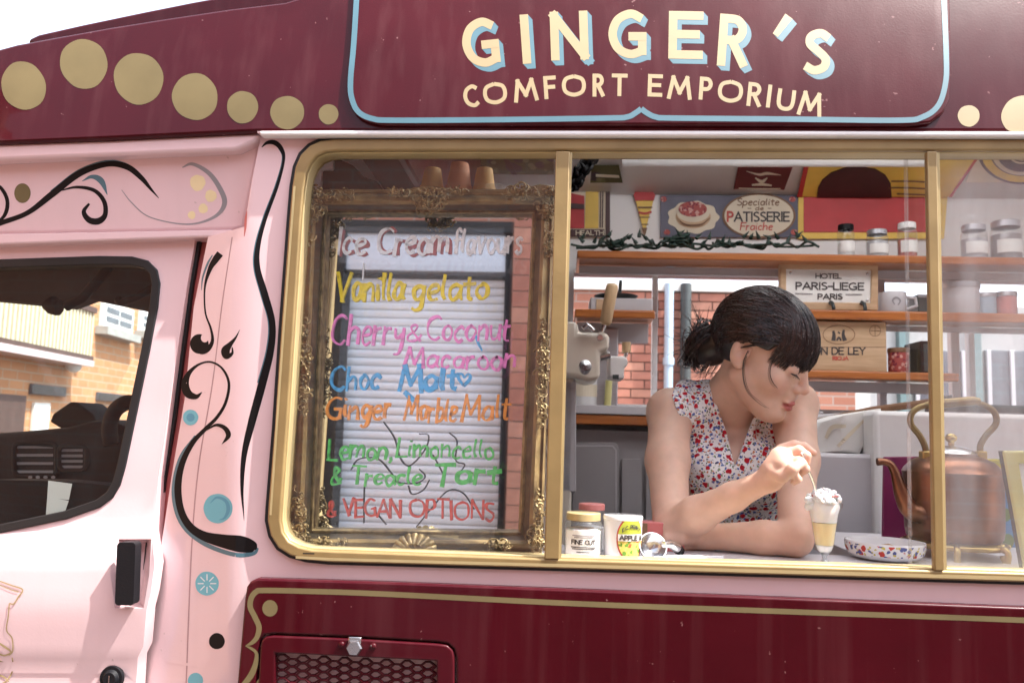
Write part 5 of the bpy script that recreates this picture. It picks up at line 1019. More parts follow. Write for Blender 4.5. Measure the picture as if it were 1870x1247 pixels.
# door latch cable inside left
# ------------------------------------------------------------------ things on the serving counter
o, c, r, h = jar('clear jar with gold lid and white printed label at the gold window bar', 1064, 68, 935, 1023, .085, 'creamw', 'goldtrim', zc, fillh=.62, lidh=.17)
m = MB(); V = []; F = []
def wrap(c, r, h0, h1, a0, a1, n=16):
    V = []; F = []
    for k in range(n+1):
        a = R(a0+(a1-a0)*k/n); V += [(c.x+r*math.cos(a), c.y+r*math.sin(a), c.z+h0), (c.x+r*math.cos(a), c.y+r*math.sin(a), c.z+h1)]
    return V, [(2*k, 2*k+2, 2*k+3, 2*k+1) for k in range(n)]
def wtext(name, s, c, r, zb_, hh, wfrac, w_, mat, par, a_c=-90, arc=0):
    """lettering wrapped round a jar: wfrac = half angle"""
    tot = sum(GL[k][0] for k in s)+1.6*(len(s)-1); V = []; F = []; X = 0; e = 0
    for ch in s:
        for st in GL[ch][1]:
            sm = st[0] == '~'; n_ = [float(v) for v in st.lstrip('~').split()]; P = [((X+n_[i])/tot, n_[i+1]/10) for i in range(0, len(n_), 2)]
            if sm: P = [tuple(q) for q in crom(P, 5)]
            for (xa, ya), (xb_, yb_) in zip(P[:-1], P[1:]):
                pa = np.array(((xa-.5)*2*wfrac*r, ya*hh)); pb = np.array(((xb_-.5)*2*wfrac*r, yb_*hh)); d = pb-pa; L = np.hypot(*d) or 1; d /= L; nv = np.array((-d[1], d[0]))*w_/2; k = len(V); e += 1
                for q in (pa-d*w_/3-nv, pa-d*w_/3+nv, pb+d*w_/3+nv, pb+d*w_/3-nv):
                    an = R(a_c)+q[0]/r; zz = zb_+q[1]-arc*(q[0]/r/wfrac)**2; rr = r+.00005*(e % 7); V.append((c.x+rr*math.cos(an), c.y+rr*math.sin(an), c.z+zz))
                F.append((k, k+1, k+2, k+3))
        X += GL[ch][0]+1.6
    return new(name, V, F, mat, par, fix=False)
V, F = wrap(c, r+.0007, h*.08, h*.62, -150, -30); new('paper_label', V, F, M['paperw'], o, smooth=180, fix=False)
wtext('label_text', 'FINE CUT', c, r+.0014, h*.32, h*.09, .62, .0018, M['ink_sign'], o)
for z0_, a_ in ((.24, 38), (.20, 34), (.50, 34), (.46, 28), (.13, 20)):
    V, F = wrap(c, r+.0014, h*z0_, h*(z0_+.022), -90-a_, -90+a_); new('label_line', V, F, M['greyswirl'] if z0_ > .4 else M['ink_sign'], o, fix=False)
jar('clear jar with dark red lid behind the gold-lidded jar', 1079, 52, 919, 1016, .155, 'panel', 'sauce', zc, fillh=.5, lidh=.13)
tb = thing('printed_tub', 'white tub with a round green and red fruit label, left of the scoop', 'tub', tuple(at(1137, 1024, .08))); r = 34.5/ppm(.08); c = at(1137, 1024, .08+.0); c.y = .085; c.z = zc; h = at(1137, 940, .085).z-zc
MB().lathe([(0, .001), (r*.95, .001), (r*.97, .004), (r, h*.9), (r*1.03, h*.91), (r*1.03, h*.97), (r, h), (0, h)], c, 40).build('tub_body', M['ceramic'], tb, smooth=35)
def wdisc(name, rx, rz, zc_, ac, rr, mat, a0=0, a1=360, n=36):
    V = [(c.x+rr*math.cos(R(ac)), c.y+rr*math.sin(R(ac)), c.z+zc_)]
    for ring in (.5, 1):
        for k in range(n+1):
            a = R(a0+(a1-a0)*k/n); an = R(ac)+ring*rx*math.cos(a)/rr; V.append((c.x+rr*math.cos(an), c.y+rr*math.sin(an), c.z+zc_+ring*rz*math.sin(a)))
    F = [(0, 1+k, 2+k) for k in range(n)]+[(1+k, n+2+k, n+3+k, 2+k) for k in range(n)]
    return new(name, V, F, mat, tb, smooth=180, fix=False)
M['lime'] = pm('lime_print', (.45, .50, .05), .5, var=.15); M['fruit'] = dots('fruit_print', (.62, .50, .12), [(.62, .12, .05), (.15, .3, .05), (.75, .6, .2)], [70, 100, 120], [.35, .32, .3], .4)
R1 = r*1.002
wdisc('label_ring', .026, .0365, h*.49, -68, R1+.0002, M['ink_red']); wdisc('label_green', .0238, .034, h*.49, -68, R1+.0008, M['lime'], 0, 180); wdisc('label_fruit', .0238, .034, h*.49, -68, R1+.0008, M['fruit'], 180, 360)
V, F = wrap(c, R1+.0014, h*.44, h*.60, -68-40, -68+40); new('label_band', V, F, M['paperw'], tb, smooth=180, fix=False)
wtext('tub_text', 'APPLE &', c, R1+.002, h*.47, h*.10, .60, .0022, M['ink_sign'], tb, -68); wtext('tub_text', 'E.C. PERRY', c, R1+.002, h*.74, h*.075, .48, .0013, M['ink_sign'], tb, -68, .006)
# scoop and palette knife
sc = thing('ice_cream_scoop', 'steel ice cream scoop with a black grip end lying on the counter', 'scoop', tuple(at(1200, 1026, .07))); a = at(1192, 1010, .07); a.z = zc+.022
rot = Matrix.Rotation(R(62), 3, 'X') @ Matrix.Rotation(R(10), 3, 'Y')
MB().lathe([(.0005, -.020), (.012, -.017), (.020, -.009), (.024, .002), (.0225, .002), (.018, -.007), (.011, -.014), (.0005, -.0175)], a, 32, rot).build('bowl', M['steel'], sc, smooth=60)
b = at(1236, 998, .11); b.z = zc+.016; MB().tube([a+Vector((.018, 0, .004)), a+Vector((.030, .012, .004)), b], [.005, .007, .0085], 12).build('handle', M['steel'], sc, smooth=60)
MB().tube([b, b+Vector((.004, .008, -.004)), b+Vector((.010, .02, -.008))], [.0088, .0088, .007], 12).build('grip_end', M['black'], sc, smooth=60)
kn = thing('palette_knife', 'long white plastic spatula lying flat beside the scoop', 'spatula', tuple(at(1260, 1022, .07))); V = []
q0 = atz(1196, 1019, zc+.004); q1 = atz(1320, 1016, zc+.004); d = (q1-q0).normalized(); s_ = Vector((-d.y, d.x, 0)); L = (q1-q0).length
pr = [(0, .004), (.02, .012), (L*.55, .012), (L*.6, .007), (L*.97, .008), (L, .003)]
V = [q0+d*a_+s_*b_*g+Vector((0, 0, zz)) for zz in (-.0035, .003) for g in (-1, 1) for a_, b_ in (pr if g == -1 else pr[::-1])]
n = 12; new('blade', V, [tuple(range(n)), tuple(range(n, 2*n))[::-1]]+[(i, (i+1) % n, n+(i+1) % n, n+i) for i in range(n)], M['ceramic'], kn, bevel=.001)
# sundae
sx = at(1506, 1031, .085); sx.z = zc; gh0 = at(1506, 918, .085).z-zc; R_ = 31/ppm(.085)
su = thing('sundae', 'tall fluted glass of vanilla sundae topped with whipped cream', 'sundae', tuple(sx))
pf_ = [(.62, 0), (.60, .025), (.24, .05), (.15, .09), (.15, .14), (.24, .18), (.42, .24), (.52, .34), (.60, .50), (.70, .70), (.80, .84), (.98, .93), (1.02, 1.0)]
g = MB(); n = 40; V = []; F = []
for r_, z_ in pf_:
    for k in range(n):
        a = 2*math.pi*k/n; fl = 1+.035*math.cos(10*a)*(1 if .2 < z_ < .92 else 0); V.append((sx.x+r_*R_*fl*math.cos(a), sx.y+r_*R_*fl*math.sin(a), sx.z+.001+z_*gh0))
for i in range(len(pf_)-1):
    for k in range(n): F.append((i*n+k, i*n+(k+1) % n, (i+1)*n+(k+1) % n, (i+1)*n+k))
new('glass', V, F, M['jar'], su, smooth=60, fix=False)
MB().lathe([(.62*R_, 0), (.60*R_, .03*gh0), (.2*R_, .058*gh0), (0, .058*gh0)], sx+Vector((0, 0, .0006)), 40).lathe([(.2*R_, .06*gh0), (.13*R_, .09*gh0), (.13*R_, .14*gh0), (.21*R_, .18*gh0), (.3*R_, .205*gh0), (0, .205*gh0)], sx, 24).build('foot', M['footglass'], su, smooth=50)
MB().lathe([(0, .19), (.40*R_, .2), (.55*R_, .25), (.60*R_, .37), (.65*R_, .55), (.69*R_, .66), (0, .67)] and [(r_*1, z_*gh0) for r_, z_ in [(0, .32), (.47*R_, .325), (.50*R_, .36), (.56*R_, .50), (.655*R_, .68), (0, .69)]], sx, 32).build('ice_cream', M['icecream'], su, smooth=50)
MB().lathe([(r_, z_*gh0) for r_, z_ in [(0, .20), (.24*R_, .205), (.37*R_, .24), (.46*R_, .318), (0, .318)]], sx, 32).build('sauce_layer', M['creamw'], su, smooth=50)
m = MB(); rd = random.Random(5)
m.lathe([(r_, z_*gh0) for r_, z_ in [(0, .69), (.66*R_, .69), (.74*R_, .82), (.84*R_, .93), (.8*R_, 1.02), (0, 1.1)]], sx, 24)
for k in range(95):
    a = rd.uniform(0, 6.28); q = math.sqrt(rd.random())*R_*.85; hz = gh0*(1.02+.20*(1-q/R_)+rd.uniform(-.03, .05)); m.blob(sx+Vector((q*math.cos(a), q*math.sin(a), hz)), rd.uniform(.003, .0062), 9, 6)
for k in range(12): m.blob(sx+Vector((-.024+rd.uniform(-.006, .006), -.004+rd.uniform(-.006, .006), gh0*rd.uniform(.92, 1.05))), rd.uniform(.004, .007), 8, 6)
m.build('whipped_cream', M['creamw'], su, smooth=60)
m = MB()
for k in range(15):
    a = rd.uniform(0, 6.28); q = math.sqrt(rd.random())*R_*.75; m.blob(sx+Vector((q*math.cos(a)+.003, q*math.sin(a)-.006, gh0*(1.10+.05*(1-q/R_)))), (rd.uniform(.002, .005), .003, .002), 7, 5, Matrix.Rotation(rd.uniform(0, 3), 3, 'Z'))
m.build('raspberry_ripple', M['sauce'], su, smooth=60)
SPA = at(1471, 846, .040); SPB = sx+Vector((-.012, -.004, gh0*1.03))
spn = thing('long_spoon', 'long thin sundae spoon held upright in the hand above the sundae', 'spoon', tuple(SPB)); d = (SPB-SPA).normalized()
MB().tube([SPA-d*.022, SPA, SPA+(SPB-SPA)*.5+Vector((.003, 0, 0)), SPB], [.0022, .0022, .0020, .0022], 8).build('stem', M['steel'], spn, smooth=60); MB().blob(SPB+d*.010, (.008, .004, .013), 12, 8).build('bowl', M['steel'], spn, smooth=60)
# dish with biscuit
dc = atz(1616, 1020, zc); r = 66/ppm(dc.y); dh = .032
ds_ = thing('floral_dish', 'white ceramic dish with a flower-painted rim holding a biscuit, before the kettle', 'dish', (dc.x, dc.y, zc)); c = Vector((dc.x, dc.y, zc))
MB().lathe([(0, .0005), (r*.7, .0005), (r*.86, .005), (r*.93, .010)], c, 48).build('dish_base', M['ceramic'], ds_, smooth=50)
MB().lathe([(r*.93, .010), (r*.985, dh*.6), (r, dh*.9)], c, 48).build('painted_rim', M['floralw'], ds_, smooth=50); MB().lathe([(r, dh*.9), (r*.99, dh), (r*.95, dh*.98), (r*.9, .011), (r*.8, .008), (0, .008)], c, 48).build('dish_inside', M['ceramic'], ds_, smooth=50)
bs = sheet('wafer_biscuit', [(1560, 1008), (1572, 1001), (1600, 1001), (1638, 996), (1634, 1010), (1610, 1014), (1572, 1014)], [], con(dc.y+.005), M['biscuit'], None, thick=.035, step=0, bevel=.003); bs.location.z += 0; tag(bs, 'brown wafer biscuit broken to a point, lying in the floral dish', 'biscuit')
# kettle on trivet
KY = .27; kc = at(1742, 985, KY); kr = 78/ppm(KY)
def kz(y): return at(1742, y, KY).z-kc.z
kt = thing('copper_kettle', 'large aged copper kettle with brass handle standing on a brass trivet', 'kettle', tuple(kc))
MB().lathe([(0, 0), (kr*.9, 0), (kr*.97, .006), (kr, .02), (kr*1.02, kz(880)), (kr*1.03, kz(866)), (kr*1.04, kz(862)), (kr*1.0, kz(856)), (kr*.84, kz(842)), (kr*.60, kz(833)), (kr*.52, kz(831)), (0, kz(830))], kc, 56).build('body', M['copper'], kt, smooth=35)
ld = MB().lathe([(kr*.52, kz(831)), (kr*.54, kz(828)), (kr*.45, kz(822)), (kr*.25, kz(816)), (kr*.10, kz(814)), (0, kz(813))], kc, 48).build('lid', M['steel'], kt, smooth=50)
MB().lathe([(.004, kz(815)), (.006, kz(811)), (.005, kz(808)), (.010, kz(803)), (.011, kz(798)), (.007, kz(793)), (0, kz(791))], kc, 20).build('knob', M['brass'], ld, smooth=60)
q = crom([tuple(at(x, y, KY-.03))+(rr,) for x, y, rr in ((1690, 940, .024), (1662, 930, .021), (1648, 905, .017), (1640, 880, .013), (1634, 862, .010), (1626, 848, .009), (1614, 843, .008), (1602, 843, .009))], 5)
MB().tube([Vector(p[:3]) for p in q], [p[3]*.82 for p in q], 14).build('spout', M['copper'], kt, smooth=60)
for pts in (((1690, 838), (1690, 818), (1680, 796), (1664, 775), (1664, 757), (1676, 745), (1694, 739)), ((1792, 838), (1790, 815), (1800, 796), (1818, 775), (1818, 757), (1806, 744), (1782, 734))):
    q = crom([tuple(at(x, y, KY-.01)) for x, y in pts], 6); MB().tube([Vector(p) for p in q], .0058, 12).build('handle_upright', M['bronze'], kt, smooth=60); a = at(pts[0][0], 833, KY-.01); MB().box(a+Vector((-.008, -.008, -.016)), a+Vector((.008, .012, .010))).build('handle_bracket', M['brass'], kt, bevel=.002)
MB().tube([at(1690, 741, KY-.01), at(1705, 738, KY-.01), at(1775, 732, KY-.01), at(1788, 733, KY-.01)], [.007, .009, .009, .007], 14).build('handle_grip', M['bronze'], kt, smooth=60)
tv = thing('brass_trivet', 'low brass trivet with curved legs under the copper kettle', 'trivet', (kc.x, kc.y, zc)); ring = [kc+Vector((kr*1.02*math.cos(a), kr*1.02*math.sin(a), -.007)) for a in [k*math.pi/24 for k in range(49)]]
MB().tube(ring, .0055, 8).build('ring', M['brass'], tv, smooth=60)
for s_ in (-1, 1): MB().tube([kc+Vector((-kr*1.02, s_*.03, -.007)), kc+Vector((kr*1.02, s_*.03, -.007))], .0045, 8).build('cross_bar', M['brass'], tv, smooth=60)
for a in (-112, -58, 40, 190):
    e = Vector((math.cos(R(a)), math.sin(R(a)), 0)); p = kc+e*kr*1.02; q = [p+Vector((0, 0, -.005)), p+e*.014+Vector((0, 0, -.010)), p+e*.012+Vector((0, 0, -.03)), Vector((p.x+e.x*.006, p.y+e.y*.006, zc+.01)), Vector((p.x+e.x*.014, p.y+e.y*.014, zc+.002))]
    MB().tube([Vector(v) for v in crom([tuple(v) for v in q], 4)], .0058, 8).build('leg', M['brass'], tv, smooth=60)
# boards and cabinet behind the kettle
fz = box('chest_freezer', (at(1598, 800, .75).x, .75, .5), (XR-.06, 1.30, at(1700, 752, .75).z), M['white'], None, .012); tag(fz, 'white chest freezer lid and front behind the copper kettle', 'freezer')
ft = at(1700, 752, .75).z; gf = box('grey_cabinet', (at(1465, 900, .78).x, .78, .5), (at(1597, 900, .78).x, 1.25, at(1540, 828, .78).z), M['lgrey'], None, .01); tag(gf, 'light grey cabinet between the person and the white freezer', 'cabinet')
rb = thing('rubber_strip', 'dark rubber edge strip along the back of the freezer top', 'strip', (at(1760, 745, 1.28).x, 1.28, ft)); box('strip', (at(1690, 740, 1.28).x, 1.25, ft+.0005), (XR-.07, 1.29, at(1760, 738, 1.27).z), M['pipedk'], rb, .004); box('strip_lip', (at(1690, 740, 1.28).x, 1.246, ft+.012), (XR-.07, 1.2495, ft+.02), M['greyswirl'], rb, .001)
def lean(name, label, cat, quad, Y, mat, th=.012):
    o = sheet(name, quad, [], con(Y), mat, None, thick=th, step=0, bevel=.002); tag(o, label, cat); return o
zr_ = at(1650, 1003, .50)
mg = lean('magenta_board', 'dark magenta card board standing behind the kettle spout', 'board', [(1616, 834), (1702, 833), (1700, 1000), (1613, 1000)], .42, M['magenta'])
ribbon('board_print', [[(1652, 862, 2), (1690, 850, 2)]], con(.42), .002, M['greyswirl'], mg)
fb = lean('floral_board', 'blue board painted with yellow and purple flowers behind the kettle', 'board', [(1770, 838), (1868, 838), (1862, 1005), (1772, 1005)], .43, M['floralb'])
of = thing('lime_picture_frame', 'yellow-green picture frame leaning at the right edge of the window', 'picture frame', tuple(at(1870, 1045, .12))); sheet('frame_moulding', [(1832, 823), (2000, 823), (2010, 1044), (1872, 1044)], [[(1862, 846), (1990, 846), (1998, 1025), (1893, 1025)]], con(.085), M['olive'], of, thick=.015, step=0, bevel=.004)
sheet('frame_edge', [(1829, 823), (1833, 823), (1873, 1044), (1869, 1044)], [], con(.089), M['pipedk'], of, thick=.011, step=0); sheet('picture_sheet', [(1860, 844), (1992, 844), (2000, 1027), (1891, 1027)], [], con(.092), M['paperw'], of, thick=.004, step=0)
# ledge clutter to the right of the person
rdm = thing('wooden_pole', 'thin dark wooden pole lying aslant behind the person and the kettle', 'pole', tuple(at(1500, 766, .9))); a = at(1492, 769, .95); b = at(1700, 735, .80); MB().tube([a, a+(b-a)*.5+Vector((0, 0, .006)), b], [.008, .009, .010], 10).build('shaft', M['ink_br'], rdm, smooth=60); MB().tube([b, b+(b-a).normalized()*.05], [.012, .011], 10).build('ferrule', M['pipedk'], rdm, smooth=60)
bgp = sheet('paper_sack', [(1490, 828), (1487, 790), (1500, 770), (1540, 758), (1612, 745), (1600, 770), (1570, 828)], [], lambda x, y: .80+.0008*abs(x-1540), M['paperw'], None, thick=.12, step=16, bevel=.01); tag(bgp, 'beige paper sack with faint printing on the grey cabinet', 'sack')
ribbon('sack_print', [[(1508, 800, 6), (1520, 780, 8), (1545, 778, 6)], [(1530, 815, 6), (1555, 790, 7), (1580, 765, 4)]], lambda x, y: .80+.0008*abs(x-1540), .003, M['paper'], bgp)
bx = thing('brown_carton', 'small red-brown carton on the counter left of the elbow', 'carton', tuple(at(1192, 1010, .19))); a = at(1160, 952, .175); b = at(1250, 1012, .175); box('carton_body', (a.x, .175, zc), (b.x, .213, a.z), M['jamb'], bx, .002); box('carton_tape', (a.x+.01, .1725, zc+.01), (a.x+.022, .1748, a.z-.002), M['ink_br'], bx, .0005)
# ------------------------------------------------------------------ person
class Field:
    """signed distance on a voxel grid, joined with smooth unions, turned into one skin by surface nets"""
    def __init__(s, lo, hi, h):
        s.lo = np.array(lo); s.h = h; s.n = np.ceil((np.array(hi)-s.lo)/h).astype(int)+1; s.D = np.full(s.n, .5, np.float32)
    def block(s, lo, hi):
        a = np.clip(np.floor((np.array(lo)-s.lo)/s.h).astype(int), 0, s.n-1); b = np.clip(np.ceil((np.array(hi)-s.lo)/s.h).astype(int)+1, 1, s.n)
        g = [(s.lo[i]+np.arange(a[i], b[i])*s.h).astype(np.float32) for i in range(3)]
        return tuple(slice(a[i], b[i]) for i in range(3)), g[0][:, None, None], g[1][None, :, None], g[2][None, None, :]
    def put(s, sl, d, k, op):
        e = s.D[sl]
        if op == 'sub': e2 = -e; hh = np.maximum(k-np.abs(e2-d), 0)/k; s.D[sl] = -(np.minimum(e2, d)-hh*hh*k*.25); return
        hh = np.maximum(k-np.abs(e-d), 0)/k; s.D[sl] = np.minimum(e, d)-hh*hh*k*.25
    def cap(s, a, b, ra, rb, k=.02, op='add', flat=None):
        a = np.array(a, float); b = np.array(b, float); m = max(ra, rb)+k+.012
        sl, x, y, z = s.block(np.minimum(a, b)-m, np.maximum(a, b)+m)
        if 0 in s.D[sl].shape: return
        d = b-a; L = max(d@d, 1e-9); t = np.clip(((x-a[0])*d[0]+(y-a[1])*d[1]+(z-a[2])*d[2])/L, 0, 1)
        q = np.sqrt((x-a[0]-d[0]*t)**2+(y-a[1]-d[1]*t)**2+(z-a[2]-d[2]*t)**2)-(ra+(rb-ra)*t); s.put(sl, q.astype(np.float32), k, op)
    def ell(s, c, r, k=.02, op='add', B=None):
        c = np.array(c, float); r = np.array(r, float); m = max(r)+k+.012; sl, x, y, z = s.block(c-m, c+m)
        if 0 in s.D[sl].shape: return
        X = (x-c[0], y-c[1], z-c[2])
        if B is not None: X = tuple(X[0]*B[i][0]+X[1]*B[i][1]+X[2]*B[i][2] for i in range(3))
        k0 = np.sqrt((X[0]/r[0])**2+(X[1]/r[1])**2+(X[2]/r[2])**2); k1 = np.sqrt((X[0]/r[0]**2)**2+(X[1]/r[1]**2)**2+(X[2]/r[2]**2)**2)+1e-6
        s.put(sl, (k0*(k0-1)/k1).astype(np.float32), k, op)
    def chain(s, pts, rad, k=.012, op='add'):
        for i in range(len(pts)-1): s.cap(pts[i], pts[i+1], rad[i], rad[i+1], k, op)
    def mesh(s):
        D = s.D; ins = D < 0; c = [slice(None, -1), slice(1, None)]; cnt = np.zeros(tuple(s.n-1), np.uint8)
        for i in (0, 1):
            for j in (0, 1):
                for k in (0, 1): cnt += ins[c[i], c[j], c[k]]
        idx = np.argwhere((cnt > 0) & (cnt < 8)); pos = np.zeros((len(idx), 3)); num = np.zeros(len(idx)); cor = {}
        for i in (0, 1):
            for j in (0, 1):
                for k in (0, 1): cor[i, j, k] = D[idx[:, 0]+i, idx[:, 1]+j, idx[:, 2]+k]
        for p in cor:
            for ax_ in range(3):
                if p[ax_] == 0:
                    q = list(p); q[ax_] = 1; q = tuple(q); d0, d1 = cor[p], cor[q]; m = (d0 < 0) != (d1 < 0); t_ = np.where(m, d0/np.where(m, d0-d1, 1), 0)
                    v = np.tile(np.array(p, float), (len(idx), 1)); v[:, ax_] += t_; pos += v*m[:, None]; num += m
        P = s.lo+(idx+pos/num[:, None])*s.h; vid = np.full(tuple(s.n-1), -1, np.int32); vid[idx[:, 0], idx[:, 1], idx[:, 2]] = np.arange(len(idx)); F = []
        for ax_ in range(3):
            o1, o2 = [(1, 2), (2, 0), (0, 1)][ax_]; a = [slice(None)]*3; b = [slice(None)]*3; a[ax_] = slice(None, -1); b[ax_] = slice(1, None)
            e = np.argwhere(ins[tuple(a)] != ins[tuple(b)]); e = e[(e[:, o1] > 0) & (e[:, o2] > 0) & (e[:, o1] < s.n[o1]-1) & (e[:, o2] < s.n[o2]-1)]
            q = []
            for da, db in ((-1, -1), (0, -1), (0, 0), (-1, 0)):
                f_ = e.copy(); f_[:, o1] += da; f_[:, o2] += db; q.append(vid[f_[:, 0], f_[:, 1], f_[:, 2]])
            q = np.stack(q, 1); fl = ~ins[e[:, 0], e[:, 1], e[:, 2]]; q[fl] = q[fl][:, ::-1]; F.append(q[(q >= 0).all(1)])
        return P, np.concatenate(F)
def npmesh(name, P, F, mat, parent, colr=None):
    me = bpy.data.meshes.new(name); me.from_pydata(P.tolist(), [], F.tolist()); me.shade_smooth(); me.materials.append(mat)
    if colr is not None:
        at_ = me.color_attributes.new('Col', 'FLOAT_COLOR', 'POINT'); at_.data.foreach_set('color', np.concatenate([colr, np.ones((len(P), 1))], 1).astype(np.float32).ravel())
    o = bpy.data.objects.new(name, me); return link(o, parent)
def A3(x, y, Y): return np.array(at(x, y, Y))
SR, SL = A3(1224, 752, .37), A3(1450, 738, .385)
ER, WR = A3(1226, 969, .205), A3(1406, 874, .062)
EL, WL = A3(1452, 966, .165), A3(1290, 985, .205); EL[2] = zc+.032; WL[2] = zc+.026; ER[2] = zc+.040
NB = A3(1330, 738, .415); HC = A3(1388, 644, .30)
hf = np.array((.75, -.45, -.44)); hf /= np.linalg.norm(hf); hu = np.array((0, 0, 1.))-hf*(-hf[2])*-1; hu = np.array((0, 0, 1.))-hf*hf[2]; hu /= np.linalg.norm(hu)
hu = hu+.06*np.cross(hf, hu); hu -= hf*(hu@hf); hu /= np.linalg.norm(hu); hr = np.cross(hf, hu)
HB_ = np.array((hr, hf, hu))
def hl(x, y, z): return HC + hr*x + hf*y + hu*z
# torso first (it also carries the blouse)
lo = (SR[0]-.13, -.03, .95); hi = (SL[0]+.13, .68, HC[2]+.17)
T = Field(lo, hi, .0023)
ce_ = A3(1337, 815, .445)
T.ell(ce_, (.118, .082, .115), .03); T.ell(A3(1338, 890, .46), (.112, .086, .12), .05); T.ell(A3(1342, 985, .50), (.105, .082, .13), .05); T.ell(A3(1345, 1090, .55), (.135, .10, .14), .05)
for s_, q in ((SR, .3), (SL, .3)):
    mid = NB*.45+s_*.55+np.array((0, 0, .002)); T.cap(NB+np.array((0, .005, .0)), mid, .040, .042, .03); T.cap(mid, s_, .042, .046, .03)
T.ell(A3(1296, 862, .375), (.056, .05, .058), .05); T.ell(A3(1386, 858, .38), (.056, .05, .058), .05)
body = Field(lo, hi, .0023); body.D = T.D.copy()
body.chain([SR, SR*.55+ER*.45+np.array((-.006, 0, 0)), ER], [.044, .0405, .033], .02)
body.chain([ER, ER*.72+WR*.28, ER*.35+WR*.65, WR], [.0315, .0325, .024, .0185], .012)
body.chain([SL, SL*.55+EL*.45+np.array((.006, 0, 0)), EL], [.043, .038, .030], .02)
body.chain([EL, EL*.65+WL*.35, WL], [.030, .030, .022], .010)
# neck
body.chain([NB+np.array((0, .0, -.01)), NB*.45+hl(0, -.018, -.07)*.55+np.array((0, -.005, 0)), hl(0, -.015, -.055)], [.046, .041, .044], .03)
body.cap(A3(1345, 760, .365), A3(1362, 705, .335), .012, .012, .03)   # tendon of the neck
# head
hd = body
def E_(x, y, z, r, k=.015, op='add'): hd.ell(hl(x, y, z), r, k, op, HB_)
def C_(a, b, ra, rb, k=.012, op='add'): hd.cap(hl(*a), hl(*b), ra, rb, k, op)
E_(0, -.012, .035, (.073, .092, .083)); E_(0, .034, -.020, (.056, .060, .080), .02); E_(0, .052, -.082, (.034, .034, .030), .025)
for s_ in (-1, 1):
    C_((s_*.051, -.004, -.050), (s_*.016, .066, -.097), .015, .013, .03); E_(s_*.044, .056, -.032, (.021, .022, .021), .025)
    C_((s_*.012, .086, .021), (s_*.044, .070, .021), .010, .009, .015)
E_(0, .080, -.094, (.018, .014, .014), .015)
for s_ in (-1, 1): E_(s_*.034, .106, .004, (.014, .015, .012), .012, 'sub')
for s_ in (-1, 1): E_(s_*.031, .0765, .002, (.0165, .0160, .0150), .004)
C_((0, .088, .014), (0, .1085, -.027), .0064, .0082, .010); E_(0, .1085, -.0295, (.0086, .0090, .0078), .008)
for s_ in (-1, 1): E_(s_*.0100, .099, -.033, (.0072, .0095, .0066), .006); E_(s_*.0055, .105, -.0400, (.004, .005, .003), .003, 'sub')
E_(0, .092, -.051, (.018, .010, .010), .012)
E_(0, .0935, -.0625, (.0205, .0105, .0055), .005); E_(0, .0925, -.0735, (.0175, .0110, .0068), .005); C_((-.020, .094, -.068), (.020, .094, -.068), .0012, .0012, .003, 'sub'); C_((0, .103, -.0675), (0, .106, -.0675), .0016, .001, .004, 'sub')
for s_ in (-1, 1):   # ears
    hd.ell(hl(s_*.073, -.012, -.004), (.0075, .019, .031), .006, 'add', HB_); E_(s_*.083, -.008, .002, (.009, .0110, .020), .004, 'sub'); E_(s_*.073, -.004, -.030, (.006, .009, .009), .006)
    E_(s_*.0775, .0045, -.004, (.004, .004, .007), .004)
# right hand (pinching the spoon): palm, four unequal fingers, thumb
def h3(x, y, Y): return A3(x, y, Y)
body.chain([WR, h3(1417, 858, .054), h3(1428, 838, .050)], [.0205, .021, .018], .012); body.cap(h3(1422, 832, .066), h3(1432, 850, .032), .0145, .0140, .012)
body.chain([h3(1426, 820, .068), h3(1450, 812, .064), h3(1470, 816, .058), h3(1487, 827, .052)], [.0088, .0080, .0072, .0055], .003)
body.chain([h3(1434, 828, .054), h3(1459, 822, .046), h3(1473, 832, .040), h3(1473, 845, .042)], [.0088, .0082, .0074, .0060], .0025)
body.chain([h3(1436, 842, .040), h3(1459, 842, .029), h3(1471, 856, .030), h3(1463, 864, .040)], [.0085, .0080, .0072, .0058], .0025)
body.chain([h3(1431, 856, .030), h3(1448, 862, .020), h3(1457, 875, .024), h3(1449, 880, .034)], [.0080, .0072, .0064, .0054], .0025)
body.chain([h3(1412, 862, .040), h3(1428, 870, .024), h3(1446, 856, .0125), h3(1466, 846, .026)], [.0125, .0100, .0085, .0062], .005)
# left hand lies flat behind the other elbow
d_ = (WL-EL)/np.linalg.norm(WL-EL); up_ = np.array((0, 0, 1.)); sd_ = np.cross(d_, up_)
pc_ = WL+d_*.045; pc_[2] = zc+.018; body.chain([WL, pc_, pc_+d_*.03], [.023, .022, .016], .012); body.cap(pc_-sd_*.02, pc_+sd_*.02, .014, .014, .014)
for k, (o_, L_) in enumerate(((-.026, .058), (-.009, .068), (.009, .064), (.025, .050))):
    a_ = pc_+d_*.03+sd_*o_; body.chain([a_, a_+d_*L_*.5+up_*.004, a_+d_*L_-up_*.006], [.0095, .0085, .0065], .005)
a_ = WL+d_*.02-sd_*.02; body.chain([a_, a_+d_*.02-sd_*.026, a_+d_*.045-sd_*.03], [.012, .010, .008], .008)
P, F = body.mesh()
